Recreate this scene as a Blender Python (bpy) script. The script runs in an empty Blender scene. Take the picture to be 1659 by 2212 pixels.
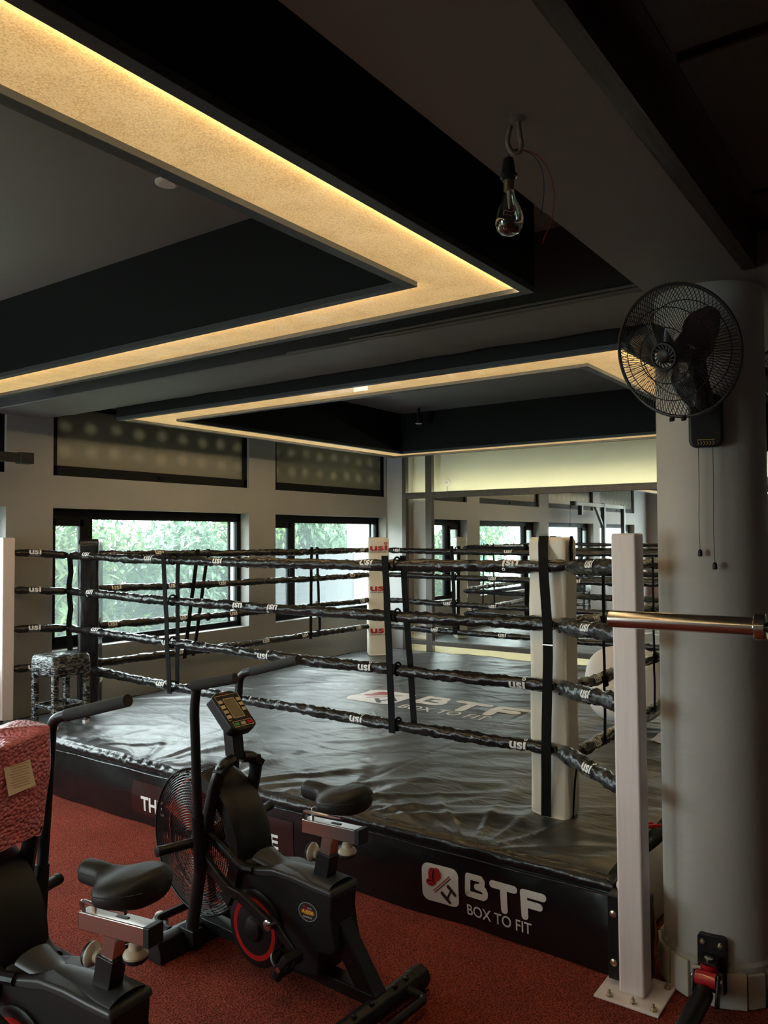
import bpy, bmesh, math, random
from mathutils import Vector, Matrix, noise
random.seed(7)
PI = math.pi
sc = bpy.context.scene
COL = sc.collection

# ------------------------------------------------------------------ camera
F_PX, YAW, PITCH, ROLL = 1713.0, math.radians(35.42), math.radians(1.80), math.radians(-0.294)
fw = Vector((math.cos(YAW)*math.cos(PITCH), math.sin(YAW)*math.cos(PITCH), math.sin(PITCH)))
rt0 = Vector((math.sin(YAW), -math.cos(YAW), 0)); up0 = rt0.cross(fw)
rt = rt0*math.cos(ROLL) + up0*math.sin(ROLL); up = up0*math.cos(ROLL) - rt0*math.sin(ROLL)
cam = bpy.data.cameras.new('camera'); cam_ob = bpy.data.objects.new('camera', cam); COL.objects.link(cam_ob)
cam.sensor_fit = 'HORIZONTAL'; cam.sensor_width = 36.0; cam.lens = 36.0*F_PX/1659.0
cam.clip_start = 0.05; cam.clip_end = 200
m = Matrix((rt, up, -fw)).transposed().to_4x4(); m.translation = (0, 0, 1.8)
cam_ob.matrix_world = m
sc.camera = cam_ob

# ------------------------------------------------------------------ world, sun, exposure
w = bpy.data.worlds.new('World'); sc.world = w; w.use_nodes = True
bg = w.node_tree.nodes['Background']; bg.inputs[0].default_value = (0.90, 0.96, 1.0, 1); bg.inputs[1].default_value = 8.0
sun = bpy.data.lights.new('sun', 'SUN'); sun.energy = 4.0; sun.angle = 0.03; sun.color = (1, 0.95, 0.85)
sun_ob = bpy.data.objects.new('sun', sun); COL.objects.link(sun_ob)
sun_ob.rotation_euler = Vector((0.35, 0.62, -1.0)).to_track_quat('-Z', 'Y').to_euler()
sc.view_settings.view_transform = 'Standard'; sc.view_settings.look = 'None'
sc.view_settings.gamma = 1.0; sc.view_settings.use_curve_mapping = False
sc.view_settings.exposure = 1.05
sc.cycles.use_denoising = True; sc.cycles.use_adaptive_sampling = True; sc.cycles.adaptive_threshold = 0.02
sc.cycles.max_bounces = 8; sc.cycles.transparent_max_bounces = 10; sc.cycles.diffuse_bounces = 4
sc.cycles.sample_clamp_indirect = 6.0
WIN_X = [(-1.60, 0.71), (1.11, 3.42), (3.83, 6.132), (6.545, 8.695)]   # window openings along the left wall
WALL_Y, MIR_X, CEIL = 6.15, 8.72, 3.15
for x0, x1 in WIN_X:       # sky portals in the window openings (they add no light, they only guide sampling)
    L = bpy.data.lights.new('sky_portal', 'AREA'); L.shape = 'RECTANGLE'; L.size = x1-x0; L.size_y = 1.21; L.cycles.is_portal = True
    o = bpy.data.objects.new('sky_portal', L); COL.objects.link(o); o.location = ((x0+x1)/2, WALL_Y+0.22, 1.455); o.rotation_euler = (PI/2, 0, PI)
    o.rotation_euler = Vector((0, -1, 0)).to_track_quat('-Z', 'Z').to_euler()

for y0, y1 in ((3.5, 5.6),):
    L = bpy.data.lights.new('sky_portal', 'AREA'); L.shape = 'RECTANGLE'; L.size = y1-y0; L.size_y = 2.3; L.cycles.is_portal = True
    o = bpy.data.objects.new('sky_portal', L); COL.objects.link(o); o.location = (-2.78, (y0+y1)/2, 1.45); o.rotation_euler = Vector((1, 0, 0)).to_track_quat('-Z', 'Z').to_euler()

# ------------------------------------------------------------------ materials
MATS = {}
def mat(name, col, rough=0.5, metal=0.0, bump=0.0, bscale=40.0, var=0.0, vscale=6.0, spec=0.5, coat=0.0, emit=None, estr=0.0, trans=0.0, detail=4.0, stretch=None, sheen=0.0):
    if name in MATS: return MATS[name]
    M = bpy.data.materials.new(name); M.use_nodes = True; nt = M.node_tree; N = nt.nodes; Lk = nt.links
    b = N['Principled BSDF']
    b.inputs['Base Color'].default_value = (*col, 1); b.inputs['Roughness'].default_value = rough; b.inputs['Metallic'].default_value = metal
    b.inputs['Specular IOR Level'].default_value = spec; b.inputs['Coat Weight'].default_value = coat
    b.inputs['Transmission Weight'].default_value = trans; b.inputs['Sheen Weight'].default_value = sheen
    if emit: b.inputs['Emission Color'].default_value = (*emit, 1); b.inputs['Emission Strength'].default_value = estr
    tc = N.new('ShaderNodeTexCoord'); src = tc.outputs['Object']
    if stretch:
        mp = N.new('ShaderNodeMapping'); mp.inputs['Scale'].default_value = stretch; Lk.new(src, mp.inputs[0]); src = mp.outputs[0]
    if bump:
        n = N.new('ShaderNodeTexNoise'); n.inputs['Scale'].default_value = bscale; n.inputs['Detail'].default_value = detail
        bp = N.new('ShaderNodeBump'); bp.inputs['Strength'].default_value = 1.0; bp.inputs['Distance'].default_value = bump
        Lk.new(src, n.inputs['Vector']); Lk.new(n.outputs['Fac'], bp.inputs['Height']); Lk.new(bp.outputs[0], b.inputs['Normal'])
    if var:
        n2 = N.new('ShaderNodeTexNoise'); n2.inputs['Scale'].default_value = vscale; n2.inputs['Detail'].default_value = 5
        r = N.new('ShaderNodeMapRange'); r.inputs[3].default_value = 1-var; r.inputs[4].default_value = 1+var; r.inputs[1].default_value = 0.25; r.inputs[2].default_value = 0.75
        mx = N.new('ShaderNodeVectorMath'); mx.operation = 'SCALE'; mx.inputs[0].default_value = col
        Lk.new(src, n2.inputs['Vector']); Lk.new(n2.outputs['Fac'], r.inputs[0]); Lk.new(r.outputs[0], mx.inputs['Scale']); Lk.new(mx.outputs[0], b.inputs['Base Color'])
    MATS[name] = M
    return M

M_WALL = mat('wall_paint', (0.285, 0.28, 0.272), 0.6, bump=0.0015, bscale=60, var=0.06, vscale=2.5)
M_CEIL = mat('ceiling_paint', (0.21, 0.20, 0.21), 0.55, bump=0.002, bscale=14, var=0.06, vscale=1.5)
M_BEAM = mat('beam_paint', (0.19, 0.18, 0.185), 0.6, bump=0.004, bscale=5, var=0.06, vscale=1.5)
M_BEAMSIDE = mat('beam_side_dark', (0.055, 0.056, 0.06), 0.6, bump=0.004, bscale=5)  # darker grey for the near vertical face of the cross beam
M_PILLAR = mat('pillar_paint', (0.42, 0.40, 0.37), 0.6, bump=0.002, bscale=30, var=0.05, vscale=3)
M_BLACKP = mat('black_laminate', (0.007, 0.007, 0.0075), 0.55, spec=0.15, bump=0.001, bscale=30)
M_LIP = mat('coffer_lip_grey', (0.034, 0.036, 0.038), 0.5)
M_WOOD = mat('dark_wood', (0.028, 0.014, 0.010), 0.4, bump=0.002, bscale=8, var=0.3, vscale=4, stretch=(0.6, 8, 8))
M_FRAME = mat('mirror_frame_wood', (0.085, 0.075, 0.068), 0.5, var=0.2, vscale=5, stretch=(6, 6, 0.8))
M_ALU = mat('black_window_frame', (0.006, 0.006, 0.007), 0.55, spec=0.1)
M_VINYL = mat('black_vinyl', (0.010, 0.010, 0.011), 0.27, bump=0.006, bscale=22, spec=0.6)
M_ROPEV = mat('black_rope_vinyl', (0.011, 0.010, 0.010), 0.24, bump=0.004, bscale=45, spec=0.6)
M_APRON = mat('black_apron_vinyl', (0.008, 0.008, 0.009), 0.25, bump=0.012, bscale=4.5, spec=0.55, detail=2)
M_WEB = mat('black_webbing', (0.005, 0.005, 0.005), 0.8, bump=0.001, bscale=300, spec=0.15)
M_PADW = mat('cream_vinyl', (0.72, 0.68, 0.58), 0.4, bump=0.005, bscale=9, detail=2, stretch=(1, 1, 0.5))
M_PADB = mat('black_pad_vinyl', (0.010, 0.010, 0.011), 0.22, bump=0.02, bscale=7, detail=2, stretch=(1, 1, 0.35))
M_POST = mat('white_powder_coat', (0.80, 0.71, 0.695), 0.35, var=0.05, vscale=8, stretch=(12, 12, 0.5))
M_WHITE = mat('white_print', (0.75, 0.73, 0.72), 0.5)
M_REDPRINT = mat('red_print', (0.42, 0.02, 0.025), 0.45)
M_MAROON = mat('maroon_print', (0.028, 0.009, 0.009), 0.3, bump=0.01, bscale=5, detail=2)
M_GREYP = mat('grey_print', (0.30, 0.30, 0.30), 0.5)
M_YELLOW = mat('yellow_print', (0.75, 0.55, 0.03), 0.5)
M_BLKPR = mat('black_print', (0.02, 0.012, 0.012), 0.5)
M_BLKMET = mat('black_powder_coat', (0.008, 0.008, 0.0085), 0.38, spec=0.35, bump=0.0004, bscale=200)
M_PLAST = mat('black_plastic', (0.009, 0.009, 0.0095), 0.45, spec=0.35, bump=0.0004, bscale=250)
M_GRPLAST = mat('charcoal_plastic', (0.030, 0.032, 0.034), 0.4)
M_FOAM = mat('black_foam_grip', (0.02, 0.019, 0.017), 0.85, bump=0.0008, bscale=300)
M_SEAT = mat('black_saddle_vinyl', (0.015, 0.015, 0.015), 0.5, spec=0.4, bump=0.0006, bscale=250)
M_CHROME = mat('chrome_steel', (0.62, 0.58, 0.55), 0.22, 1.0)
M_STEEL = mat('brushed_steel', (0.60, 0.58, 0.55), 0.2, 1.0)
M_ZINC = mat('zinc_bolt', (0.62, 0.55, 0.42), 0.3, 1.0)
M_KNOB = mat('beige_knob', (0.46, 0.40, 0.31), 0.3)
M_REDPL = mat('red_plastic', (0.45, 0.012, 0.012), 0.3)
M_REDBL = mat('red_fan_blade', (0.40, 0.03, 0.02), 0.5)
M_RED = mat('red_powder_coat', (0.42, 0.012, 0.018), 0.25, coat=0.4)
M_WIRE = mat('black_wire', (0.015, 0.015, 0.016), 0.35)
M_LCD = mat('lcd_screen', (0.10, 0.095, 0.07), 0.15)
M_BTN = mat('cream_button', (0.62, 0.52, 0.38), 0.5)
M_GREEN = mat('green_button', (0.03, 0.25, 0.08), 0.5)
M_TILE = mat('cream_tile', (0.50, 0.46, 0.39), 0.35, bump=0.002, bscale=20, var=0.12, vscale=5)
M_GROUT = mat('cement_grout', (0.34, 0.32, 0.29), 0.9, bump=0.006, bscale=40, var=0.2, vscale=10)
M_WTYRE = mat('white_wheel', (0.55, 0.53, 0.52), 0.5, bump=0.002, bscale=40)
M_PAPER = mat('paper_label', (0.78, 0.68, 0.52), 0.7, bump=0.001, bscale=30)
M_INK = mat('label_ink', (0.55, 0.36, 0.25), 0.7)
M_GOLD = mat('gold_trim', (0.55, 0.42, 0.18), 0.35, 0.8)
M_CUSH = mat('white_cushion', (0.72, 0.69, 0.68), 0.45, bump=0.002, bscale=12)
M_HOOK = mat('painted_hook', (0.25, 0.21, 0.16), 0.6, bump=0.001, bscale=150, var=0.25, vscale=60)
M_BRASS = mat('bulb_cap', (0.40, 0.30, 0.20), 0.4, 1.0)
M_BAKEL = mat('bakelite', (0.015, 0.015, 0.015), 0.35)
M_WRED = mat('red_wire', (0.35, 0.03, 0.03), 0.5)
M_WBLUE = mat('blue_wire', (0.03, 0.05, 0.22), 0.5)
M_ORANGE = mat('orange_cord', (0.5, 0.18, 0.02), 0.6)
M_MIRROR = mat('mirror_glass', (0.80, 0.83, 0.80), 0.015, 1.0)
M_BACKW = mat('cream_back_wall', (0.72, 0.70, 0.60), 0.6, bump=0.001, bscale=30)
M_PALE = mat('pale_grey_wall', (0.46, 0.46, 0.46), 0.6, bump=0.001, bscale=40)
M_CONC = mat('exterior_white', (0.75, 0.74, 0.70), 0.8, var=0.06, vscale=1.2)
M_PARAPET = mat('exterior_parapet', (0.05, 0.055, 0.058), 0.8, var=0.2, vscale=1.5)
M_BARK = mat('tree_bark', (0.12, 0.09, 0.06), 0.9, bump=0.02, bscale=12)
M_SIGN = mat('blue_sign', (0.01, 0.28, 0.60), 0.5)
M_GRASS = mat('garden_ground', (0.10, 0.15, 0.06), 0.95, bump=0.03, bscale=6, var=0.3, vscale=3)
M_LED = mat('led_tape', (0.9, 0.8, 0.6), 0.5, emit=(1.0, 0.78, 0.45), estr=36.0)
M_LEDW = mat('led_tape_greenish', (0.9, 0.9, 0.7), 0.5, emit=(0.97, 1.0, 0.62), estr=15.0)
M_LENS = mat('lamp_lens', (0.75, 0.75, 0.72), 0.3)

def carpet():
    M = bpy.data.materials.new('red_carpet'); M.use_nodes = True; nt = M.node_tree; N = nt.nodes; Lk = nt.links; b = N['Principled BSDF']
    tc = N.new('ShaderNodeTexCoord')
    n1 = N.new('ShaderNodeTexNoise'); n1.inputs['Scale'].default_value = 140; n1.inputs['Detail'].default_value = 3
    n2 = N.new('ShaderNodeTexNoise'); n2.inputs['Scale'].default_value = 2.2; n2.inputs['Detail'].default_value = 4
    cr = N.new('ShaderNodeValToRGB'); e = cr.color_ramp.elements
    e[0].position = 0.34; e[0].color = (0.085, 0.011, 0.007, 1); e[1].position = 0.66; e[1].color = (0.36, 0.072, 0.042, 1)
    mr = N.new('ShaderNodeMapRange'); mr.inputs[1].default_value = 0.3; mr.inputs[2].default_value = 0.7; mr.inputs[3].default_value = 0.82; mr.inputs[4].default_value = 1.15
    vm = N.new('ShaderNodeVectorMath'); vm.operation = 'SCALE'
    bp = N.new('ShaderNodeBump'); bp.inputs['Distance'].default_value = 0.012; bp.inputs['Strength'].default_value = 0.9
    Lk.new(tc.outputs['Object'], n1.inputs['Vector']); Lk.new(tc.outputs['Object'], n2.inputs['Vector'])
    Lk.new(n1.outputs['Fac'], cr.inputs[0]); Lk.new(n2.outputs['Fac'], mr.inputs[0]); Lk.new(cr.outputs[0], vm.inputs[0]); Lk.new(mr.outputs[0], vm.inputs['Scale'])
    Lk.new(vm.outputs[0], b.inputs['Base Color']); Lk.new(n1.outputs['Fac'], bp.inputs['Height']); Lk.new(bp.outputs[0], b.inputs['Normal'])
    b.inputs['Roughness'].default_value = 0.95; b.inputs['Specular IOR Level'].default_value = 0.15
    return M
M_CARPET = carpet()

def gold_panel():
    M = bpy.data.materials.new('gold_backlit_panel'); M.use_nodes = True; nt = M.node_tree; N = nt.nodes; Lk = nt.links; b = N['Principled BSDF']
    tc = N.new('ShaderNodeTexCoord')
    n = N.new('ShaderNodeTexNoise'); n.inputs['Scale'].default_value = 230; n.inputs['Detail'].default_value = 4
    n2 = N.new('ShaderNodeTexNoise'); n2.inputs['Scale'].default_value = 9; n2.inputs['Detail'].default_value = 4
    ad = N.new('ShaderNodeMath'); ad.operation = 'MULTIPLY_ADD'; ad.inputs[1].default_value = 0.35; 
    cr = N.new('ShaderNodeValToRGB'); e = cr.color_ramp.elements
    e[0].position = 0.50; e[0].color = (0.58, 0.355, 0.13, 1); e[1].position = 0.86; e[1].color = (0.86, 0.60, 0.27, 1)
    Lk.new(tc.outputs['Object'], n.inputs['Vector']); Lk.new(tc.outputs['Object'], n2.inputs['Vector'])
    Lk.new(n2.outputs['Fac'], ad.inputs[0]); Lk.new(n.outputs['Fac'], ad.inputs[2]); Lk.new(ad.outputs[0], cr.inputs[0])
    Lk.new(cr.outputs[0], b.inputs['Base Color']); Lk.new(cr.outputs[0], b.inputs['Emission Color'])
    b.inputs['Emission Strength'].default_value = 0.36; b.inputs['Roughness'].default_value = 0.5; b.inputs['Coat Weight'].default_value = 0.25; b.inputs['Coat Roughness'].default_value = 0.03
    return M
M_PANEL = gold_panel()

def window_glass():
    M = bpy.data.materials.new('window_glass'); M.use_nodes = True; nt = M.node_tree; N = nt.nodes; Lk = nt.links
    N.remove(N['Principled BSDF']); out = N['Material Output']
    t = N.new('ShaderNodeBsdfTransparent'); t.inputs[0].default_value = (0.86, 0.90, 0.885, 1)
    g = N.new('ShaderNodeBsdfGlossy'); g.inputs[0].default_value = (0.9, 1, 1, 1); g.inputs['Roughness'].default_value = 0.02
    d = N.new('ShaderNodeBsdfTranslucent'); d.inputs[0].default_value = (0.75, 0.9, 0.88, 1)
    a = N.new('ShaderNodeMixShader'); a.inputs[0].default_value = 0.05
    c = N.new('ShaderNodeMixShader'); c.inputs[0].default_value = 0.035      # dust haze on the pane
    Lk.new(t.outputs[0], a.inputs[1]); Lk.new(g.outputs[0], a.inputs[2]); Lk.new(a.outputs[0], c.inputs[1]); Lk.new(d.outputs[0], c.inputs[2]); Lk.new(c.outputs[0], out.inputs[0])
    return M
M_GLASS = window_glass()

def clear_glass():
    M = bpy.data.materials.new('bulb_glass'); M.use_nodes = True; nt = M.node_tree; N = nt.nodes; Lk = nt.links
    N.remove(N['Principled BSDF']); out = N['Material Output']
    t = N.new('ShaderNodeBsdfTransparent'); t.inputs[0].default_value = (0.93, 0.92, 0.88, 1)
    g = N.new('ShaderNodeBsdfGlossy'); g.inputs['Roughness'].default_value = 0.03
    f = N.new('ShaderNodeLayerWeight'); f.inputs[0].default_value = 0.35
    mx = N.new('ShaderNodeMixShader'); mr = N.new('ShaderNodeMapRange'); mr.inputs[3].default_value = 0.10; mr.inputs[4].default_value = 0.8
    Lk.new(f.outputs['Facing'], mr.inputs[0]); Lk.new(mr.outputs[0], mx.inputs[0]); Lk.new(t.outputs[0], mx.inputs[1]); Lk.new(g.outputs[0], mx.inputs[2]); Lk.new(mx.outputs[0], out.inputs[0])
    return M
M_BULB = clear_glass()

def film_pane():
    M = bpy.data.materials.new('frosted_film'); M.use_nodes = True; nt = M.node_tree; N = nt.nodes; Lk = nt.links
    b = N['Principled BSDF']; out = N['Material Output']
    b.inputs['Base Color'].default_value = (0.20, 0.19, 0.145, 1); b.inputs['Roughness'].default_value = 0.3
    tr = N.new('ShaderNodeBsdfTranslucent')
    tc = N.new('ShaderNodeTexCoord'); br = N.new('ShaderNodeTexVoronoi'); br.inputs['Randomness'].default_value = 0.12; br.inputs['Scale'].default_value = 1.0
    mp = N.new('ShaderNodeMapping'); mp.inputs['Scale'].default_value = (3.9, 0.0, 4.6)
    cr = N.new('ShaderNodeValToRGB'); e = cr.color_ramp.elements; e[0].position = 0.10; e[0].color = (0.26, 0.24, 0.17, 1); e[1].position = 0.36; e[1].color = (0.085, 0.082, 0.062, 1)
    mx = N.new('ShaderNodeMixShader'); mx.inputs[0].default_value = 0.35
    Lk.new(tc.outputs['Object'], mp.inputs[0]); Lk.new(mp.outputs[0], br.inputs['Vector']); Lk.new(br.outputs['Distance'], cr.inputs[0]); Lk.new(cr.outputs[0], tr.inputs[0])
    Lk.new(b.outputs[0], mx.inputs[1]); Lk.new(tr.outputs[0], mx.inputs[2]); Lk.new(mx.outputs[0], out.inputs[0])
    return M
M_FILM = film_pane()

def leaf_mat(name, c1, c2):
    M = bpy.data.materials.new(name); M.use_nodes = True; nt = M.node_tree; N = nt.nodes; Lk = nt.links
    b = N['Principled BSDF']; out = N['Material Output']; b.inputs['Roughness'].default_value = 0.4
    g = N.new('ShaderNodeNewGeometry'); cr = N.new('ShaderNodeValToRGB'); e = cr.color_ramp.elements; e[0].color = (*c1, 1); e[1].color = (*c2, 1)
    tr = N.new('ShaderNodeBsdfTranslucent'); mx = N.new('ShaderNodeMixShader'); mx.inputs[0].default_value = 0.4
    Lk.new(g.outputs['Random Per Island'], cr.inputs[0]); Lk.new(cr.outputs[0], b.inputs['Base Color']); Lk.new(cr.outputs[0], tr.inputs[0])
    Lk.new(b.outputs[0], mx.inputs[1]); Lk.new(tr.outputs[0], mx.inputs[2]); Lk.new(mx.outputs[0], out.inputs[0])
    return M
M_LEAF1 = leaf_mat('mango_leaf', (0.022, 0.060, 0.016), (0.115, 0.185, 0.060))
M_LEAF2 = leaf_mat('blue_green_leaf', (0.022, 0.065, 0.030), (0.095, 0.170, 0.090))

def bubble_mat():
    M = bpy.data.materials.new('pink_bubble_wrap'); M.use_nodes = True; nt = M.node_tree; N = nt.nodes; Lk = nt.links
    b = N['Principled BSDF']; out = N['Material Output']
    b.inputs['Base Color'].default_value = (0.86, 0.28, 0.33, 1); b.inputs['Roughness'].default_value = 0.2
    tc = N.new('ShaderNodeTexCoord'); v = N.new('ShaderNodeTexVoronoi'); v.inputs['Scale'].default_value = 80; v.inputs['Randomness'].default_value = 0.85
    bp = N.new('ShaderNodeBump'); bp.inputs['Distance'].default_value = 0.010; bp.inputs['Strength'].default_value = 1; bp.invert = True
    tr = N.new('ShaderNodeBsdfTransparent'); tr.inputs[0].default_value = (0.95, 0.45, 0.42, 1); mx = N.new('ShaderNodeMixShader'); mx.inputs[0].default_value = 0.12
    Lk.new(tc.outputs['Object'], v.inputs['Vector']); Lk.new(v.outputs['Distance'], bp.inputs['Height']); Lk.new(bp.outputs[0], b.inputs['Normal'])
    Lk.new(b.outputs[0], mx.inputs[1]); Lk.new(tr.outputs[0], mx.inputs[2]); Lk.new(mx.outputs[0], out.inputs[0])
    return M
M_BUBBLE = bubble_mat()

def wrap_mat():
    M = bpy.data.materials.new('stretch_film'); M.use_nodes = True; nt = M.node_tree; N = nt.nodes; Lk = nt.links; b = N['Principled BSDF']
    tc = N.new('ShaderNodeTexCoord'); n = N.new('ShaderNodeTexNoise'); n.inputs['Scale'].default_value = 15; n.inputs['Detail'].default_value = 4; n.inputs['Distortion'].default_value = 1.4
    mp = N.new('ShaderNodeMapping'); mp.inputs['Scale'].default_value = (1, 1, 3.0); mp.inputs['Rotation'].default_value = (0.4, 0.5, 0)
    cr = N.new('ShaderNodeValToRGB'); e = cr.color_ramp.elements; e[0].position = 0.48; e[0].color = (0.012, 0.013, 0.014, 1); e[1].position = 0.80; e[1].color = (0.42, 0.44, 0.44, 1)
    bp = N.new('ShaderNodeBump'); bp.inputs['Distance'].default_value = 0.012
    Lk.new(tc.outputs['Object'], mp.inputs[0]); Lk.new(mp.outputs[0], n.inputs['Vector']); Lk.new(n.outputs['Fac'], cr.inputs[0]); Lk.new(cr.outputs[0], b.inputs['Base Color'])
    Lk.new(n.outputs['Fac'], bp.inputs['Height']); Lk.new(bp.outputs[0], b.inputs['Normal']); b.inputs['Roughness'].default_value = 0.18
    return M
M_WRAP = wrap_mat()

def matvinyl():
    M = bpy.data.materials.new('black_canvas_vinyl'); M.use_nodes = True; nt = M.node_tree; N = nt.nodes; Lk = nt.links; b = N['Principled BSDF']
    b.inputs['Base Color'].default_value = (0.022, 0.023, 0.024, 1); b.inputs['Roughness'].default_value = 0.40; b.inputs['Specular IOR Level'].default_value = 1.0
    tc = N.new('ShaderNodeTexCoord'); mp = N.new('ShaderNodeMapping'); mp.inputs['Scale'].default_value = (2.2, 1.0, 1); mp.inputs['Rotation'].default_value = (0, 0, 0.5)
    n = N.new('ShaderNodeTexNoise'); n.inputs['Scale'].default_value = 3.0; n.inputs['Detail'].default_value = 5; n.inputs['Distortion'].default_value = 0.8
    bp = N.new('ShaderNodeBump'); bp.inputs['Distance'].default_value = 0.016
    Lk.new(tc.outputs['Object'], mp.inputs[0]); Lk.new(mp.outputs[0], n.inputs['Vector']); Lk.new(n.outputs['Fac'], bp.inputs['Height']); Lk.new(bp.outputs[0], b.inputs['Normal'])
    return M
M_MAT = matvinyl()

# ------------------------------------------------------------------ mesh helpers
def frame_of(d):
    d = Vector(d).normalized(); a = Vector((0, 0, 1)) if abs(d.z) < 0.95 else Vector((0, 1, 0))
    x = a.cross(d).normalized(); return x, d.cross(x), d
class MB:
    def __init__(s): s.v = []; s.f = []
    def add(s, vs, fs):
        o = len(s.v); s.v += [Vector(v) for v in vs]; s.f += [tuple(i+o for i in f) for f in fs]; return s
    def box(s, x0, x1, y0, y1, z0, z1):
        return s.add([(x0,y0,z0),(x1,y0,z0),(x1,y1,z0),(x0,y1,z0),(x0,y0,z1),(x1,y0,z1),(x1,y1,z1),(x0,y1,z1)],
                     [(0,3,2,1),(4,5,6,7),(0,1,5,4),(1,2,6,5),(2,3,7,6),(3,0,4,7)])
    def obox(s, c, ax, ay, az, hx, hy, hz):
        c = Vector(c); ax, ay, az = Vector(ax)*hx, Vector(ay)*hy, Vector(az)*hz
        if ax.cross(ay).dot(az) < 0: ax = -ax
        return s.add([c-ax-ay-az,c+ax-ay-az,c+ax+ay-az,c-ax+ay-az,c-ax-ay+az,c+ax-ay+az,c+ax+ay+az,c-ax+ay+az],
                     [(0,3,2,1),(4,5,6,7),(0,1,5,4),(1,2,6,5),(2,3,7,6),(3,0,4,7)])
    def bar(s, p0, p1, wx, wy, ref=(0, 0, 1)):          # rectangular bar from p0 to p1, wx across, wy along ref
        p0, p1 = Vector(p0), Vector(p1); d = (p1-p0).normalized(); x = Vector(ref).cross(d)
        if x.length < 1e-4: x = Vector((1, 0, 0))
        x.normalize(); y = d.cross(x)
        return s.obox((p0+p1)/2, x, y, d, wx/2, wy/2, (p1-p0).length/2)
    def tube(s, pts, r, n=12, caps=True, closed=False):
        pts = [Vector(p) for p in pts]; N = len(pts); rs = r if isinstance(r, (list, tuple)) else [r]*N
        o = len(s.v); px = None
        for i, p in enumerate(pts):
            if closed: d = pts[(i+1) % N]-pts[i-1]
            else: d = pts[min(i+1, N-1)]-pts[max(i-1, 0)]
            d.normalize()
            if px is None: x, y, _ = frame_of(d)
            else:
                x = px - d*px.dot(d)
                x = x.normalized() if x.length > 1e-5 else frame_of(d)[0]
                y = d.cross(x)
            px = x
            for k in range(n):
                a = 2*PI*k/n; s.v.append(p+(x*math.cos(a)+y*math.sin(a))*rs[i])
        for i in range(N if closed else N-1):
            j = (i+1) % N
            for k in range(n):
                k2 = (k+1) % n; s.f.append((o+i*n+k, o+i*n+k2, o+j*n+k2, o+j*n+k))
        if caps and not closed:
            s.f.append(tuple(o+k for k in reversed(range(n)))); s.f.append(tuple(o+(N-1)*n+k for k in range(n)))
        return s
    def cyl(s, p0, p1, r0, r1=None, n=20): return s.tube([p0, p1], [r0, r0 if r1 is None else r1], n)
    def lathe(s, c, d, prof, n=28):                       # prof: (radius, distance along d)
        c = Vector(c); x, y, z = frame_of(d); o = len(s.v)
        for r, t in prof:
            for k in range(n):
                a = 2*PI*k/n; s.v.append(c+z*t+(x*math.cos(a)+y*math.sin(a))*max(r, 1e-4))
        for i in range(len(prof)-1):
            for k in range(n):
                k2 = (k+1) % n; s.f.append((o+i*n+k, o+i*n+k2, o+(i+1)*n+k2, o+(i+1)*n+k))
        s.f.append(tuple(o+k for k in reversed(range(n)))); s.f.append(tuple(o+(len(prof)-1)*n+k for k in range(n)))
        return s
    def torus(s, c, axis, R, r, n=48, m_=6, a0=0, a1=2*PI):
        c = Vector(c); x, y, z = frame_of(axis); full = abs(a1-a0-2*PI) < 1e-6
        k = n if full else n+1
        return s.tube([c+(x*math.cos(a0+(a1-a0)*i/n)+y*math.sin(a0+(a1-a0)*i/n))*R for i in range(k)], r, m_, caps=not full, closed=full)
    def prism(s, poly, org, ux, uy, h0, h1):              # polygon in the (ux, uy) plane, extruded along ux x uy from h0 to h1
        org, ux, uy = Vector(org), Vector(ux), Vector(uy); n_ = ux.cross(uy); N = len(poly); o = len(s.v)
        A = sum(poly[i][0]*poly[(i+1) % N][1]-poly[(i+1) % N][0]*poly[i][1] for i in range(N))
        if A < 0: poly = poly[::-1]
        for h in (h0, h1):
            for a, b in poly: s.v.append(org+ux*a+uy*b+n_*h)
        s.f.append(tuple(o+i for i in reversed(range(N)))); s.f.append(tuple(o+N+i for i in range(N)))
        for i in range(N):
            j = (i+1) % N; s.f.append((o+i, o+j, o+N+j, o+N+i))
        return s
    def grid(s, fn, nu, nv):
        o = len(s.v)
        for i in range(nu+1):
            for j in range(nv+1): s.v.append(Vector(fn(i/nu, j/nv)))
        for i in range(nu):
            for j in range(nv):
                a = o+i*(nv+1)+j; s.f.append((a, a+nv+1, a+nv+2, a+1))
        return s
    def xf(s, M_, start=0):
        for i in range(start, len(s.v)): s.v[i] = M_ @ s.v[i]
        return s
    def build(s, name, material, parent=None, smooth=False, bevel=0.0, seg=2, kind=None, label=None, local=False, angle=35):
        vs = s.v
        if parent is not None and not local: off = OFF.get(parent.name, Vector((0, 0, 0)))
        elif parent is not None: off = Vector((0, 0, 0))
        else:
            xs = [v.x for v in vs]; ys = [v.y for v in vs]; off = Vector(((min(xs)+max(xs))/2, (min(ys)+max(ys))/2, min(v.z for v in vs)))
        me = bpy.data.meshes.new(name); me.from_pydata([v-off for v in vs], [], s.f); me.update()
        if smooth:
            me.polygons.foreach_set('use_smooth', [True]*len(me.polygons))
            if smooth != 'full': me.set_sharp_from_angle(angle=math.radians(angle))
        me.materials.append(material)
        o = bpy.data.objects.new(name, me); COL.objects.link(o)
        if parent is not None: o.parent = parent; OFF[o.name] = off
        else: o.location = off; OFF[o.name] = off
        if bevel:
            b = o.modifiers.new('bevel', 'BEVEL'); b.width = bevel; b.segments = seg; b.limit_method = 'ANGLE'; b.angle_limit = math.radians(40)
            if not smooth:
                me.polygons.foreach_set('use_smooth', [True]*len(me.polygons)); b.harden_normals = True
        if kind: o['kind'] = kind
        if label: o['label'] = label
        return o
OFF = {}
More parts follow.
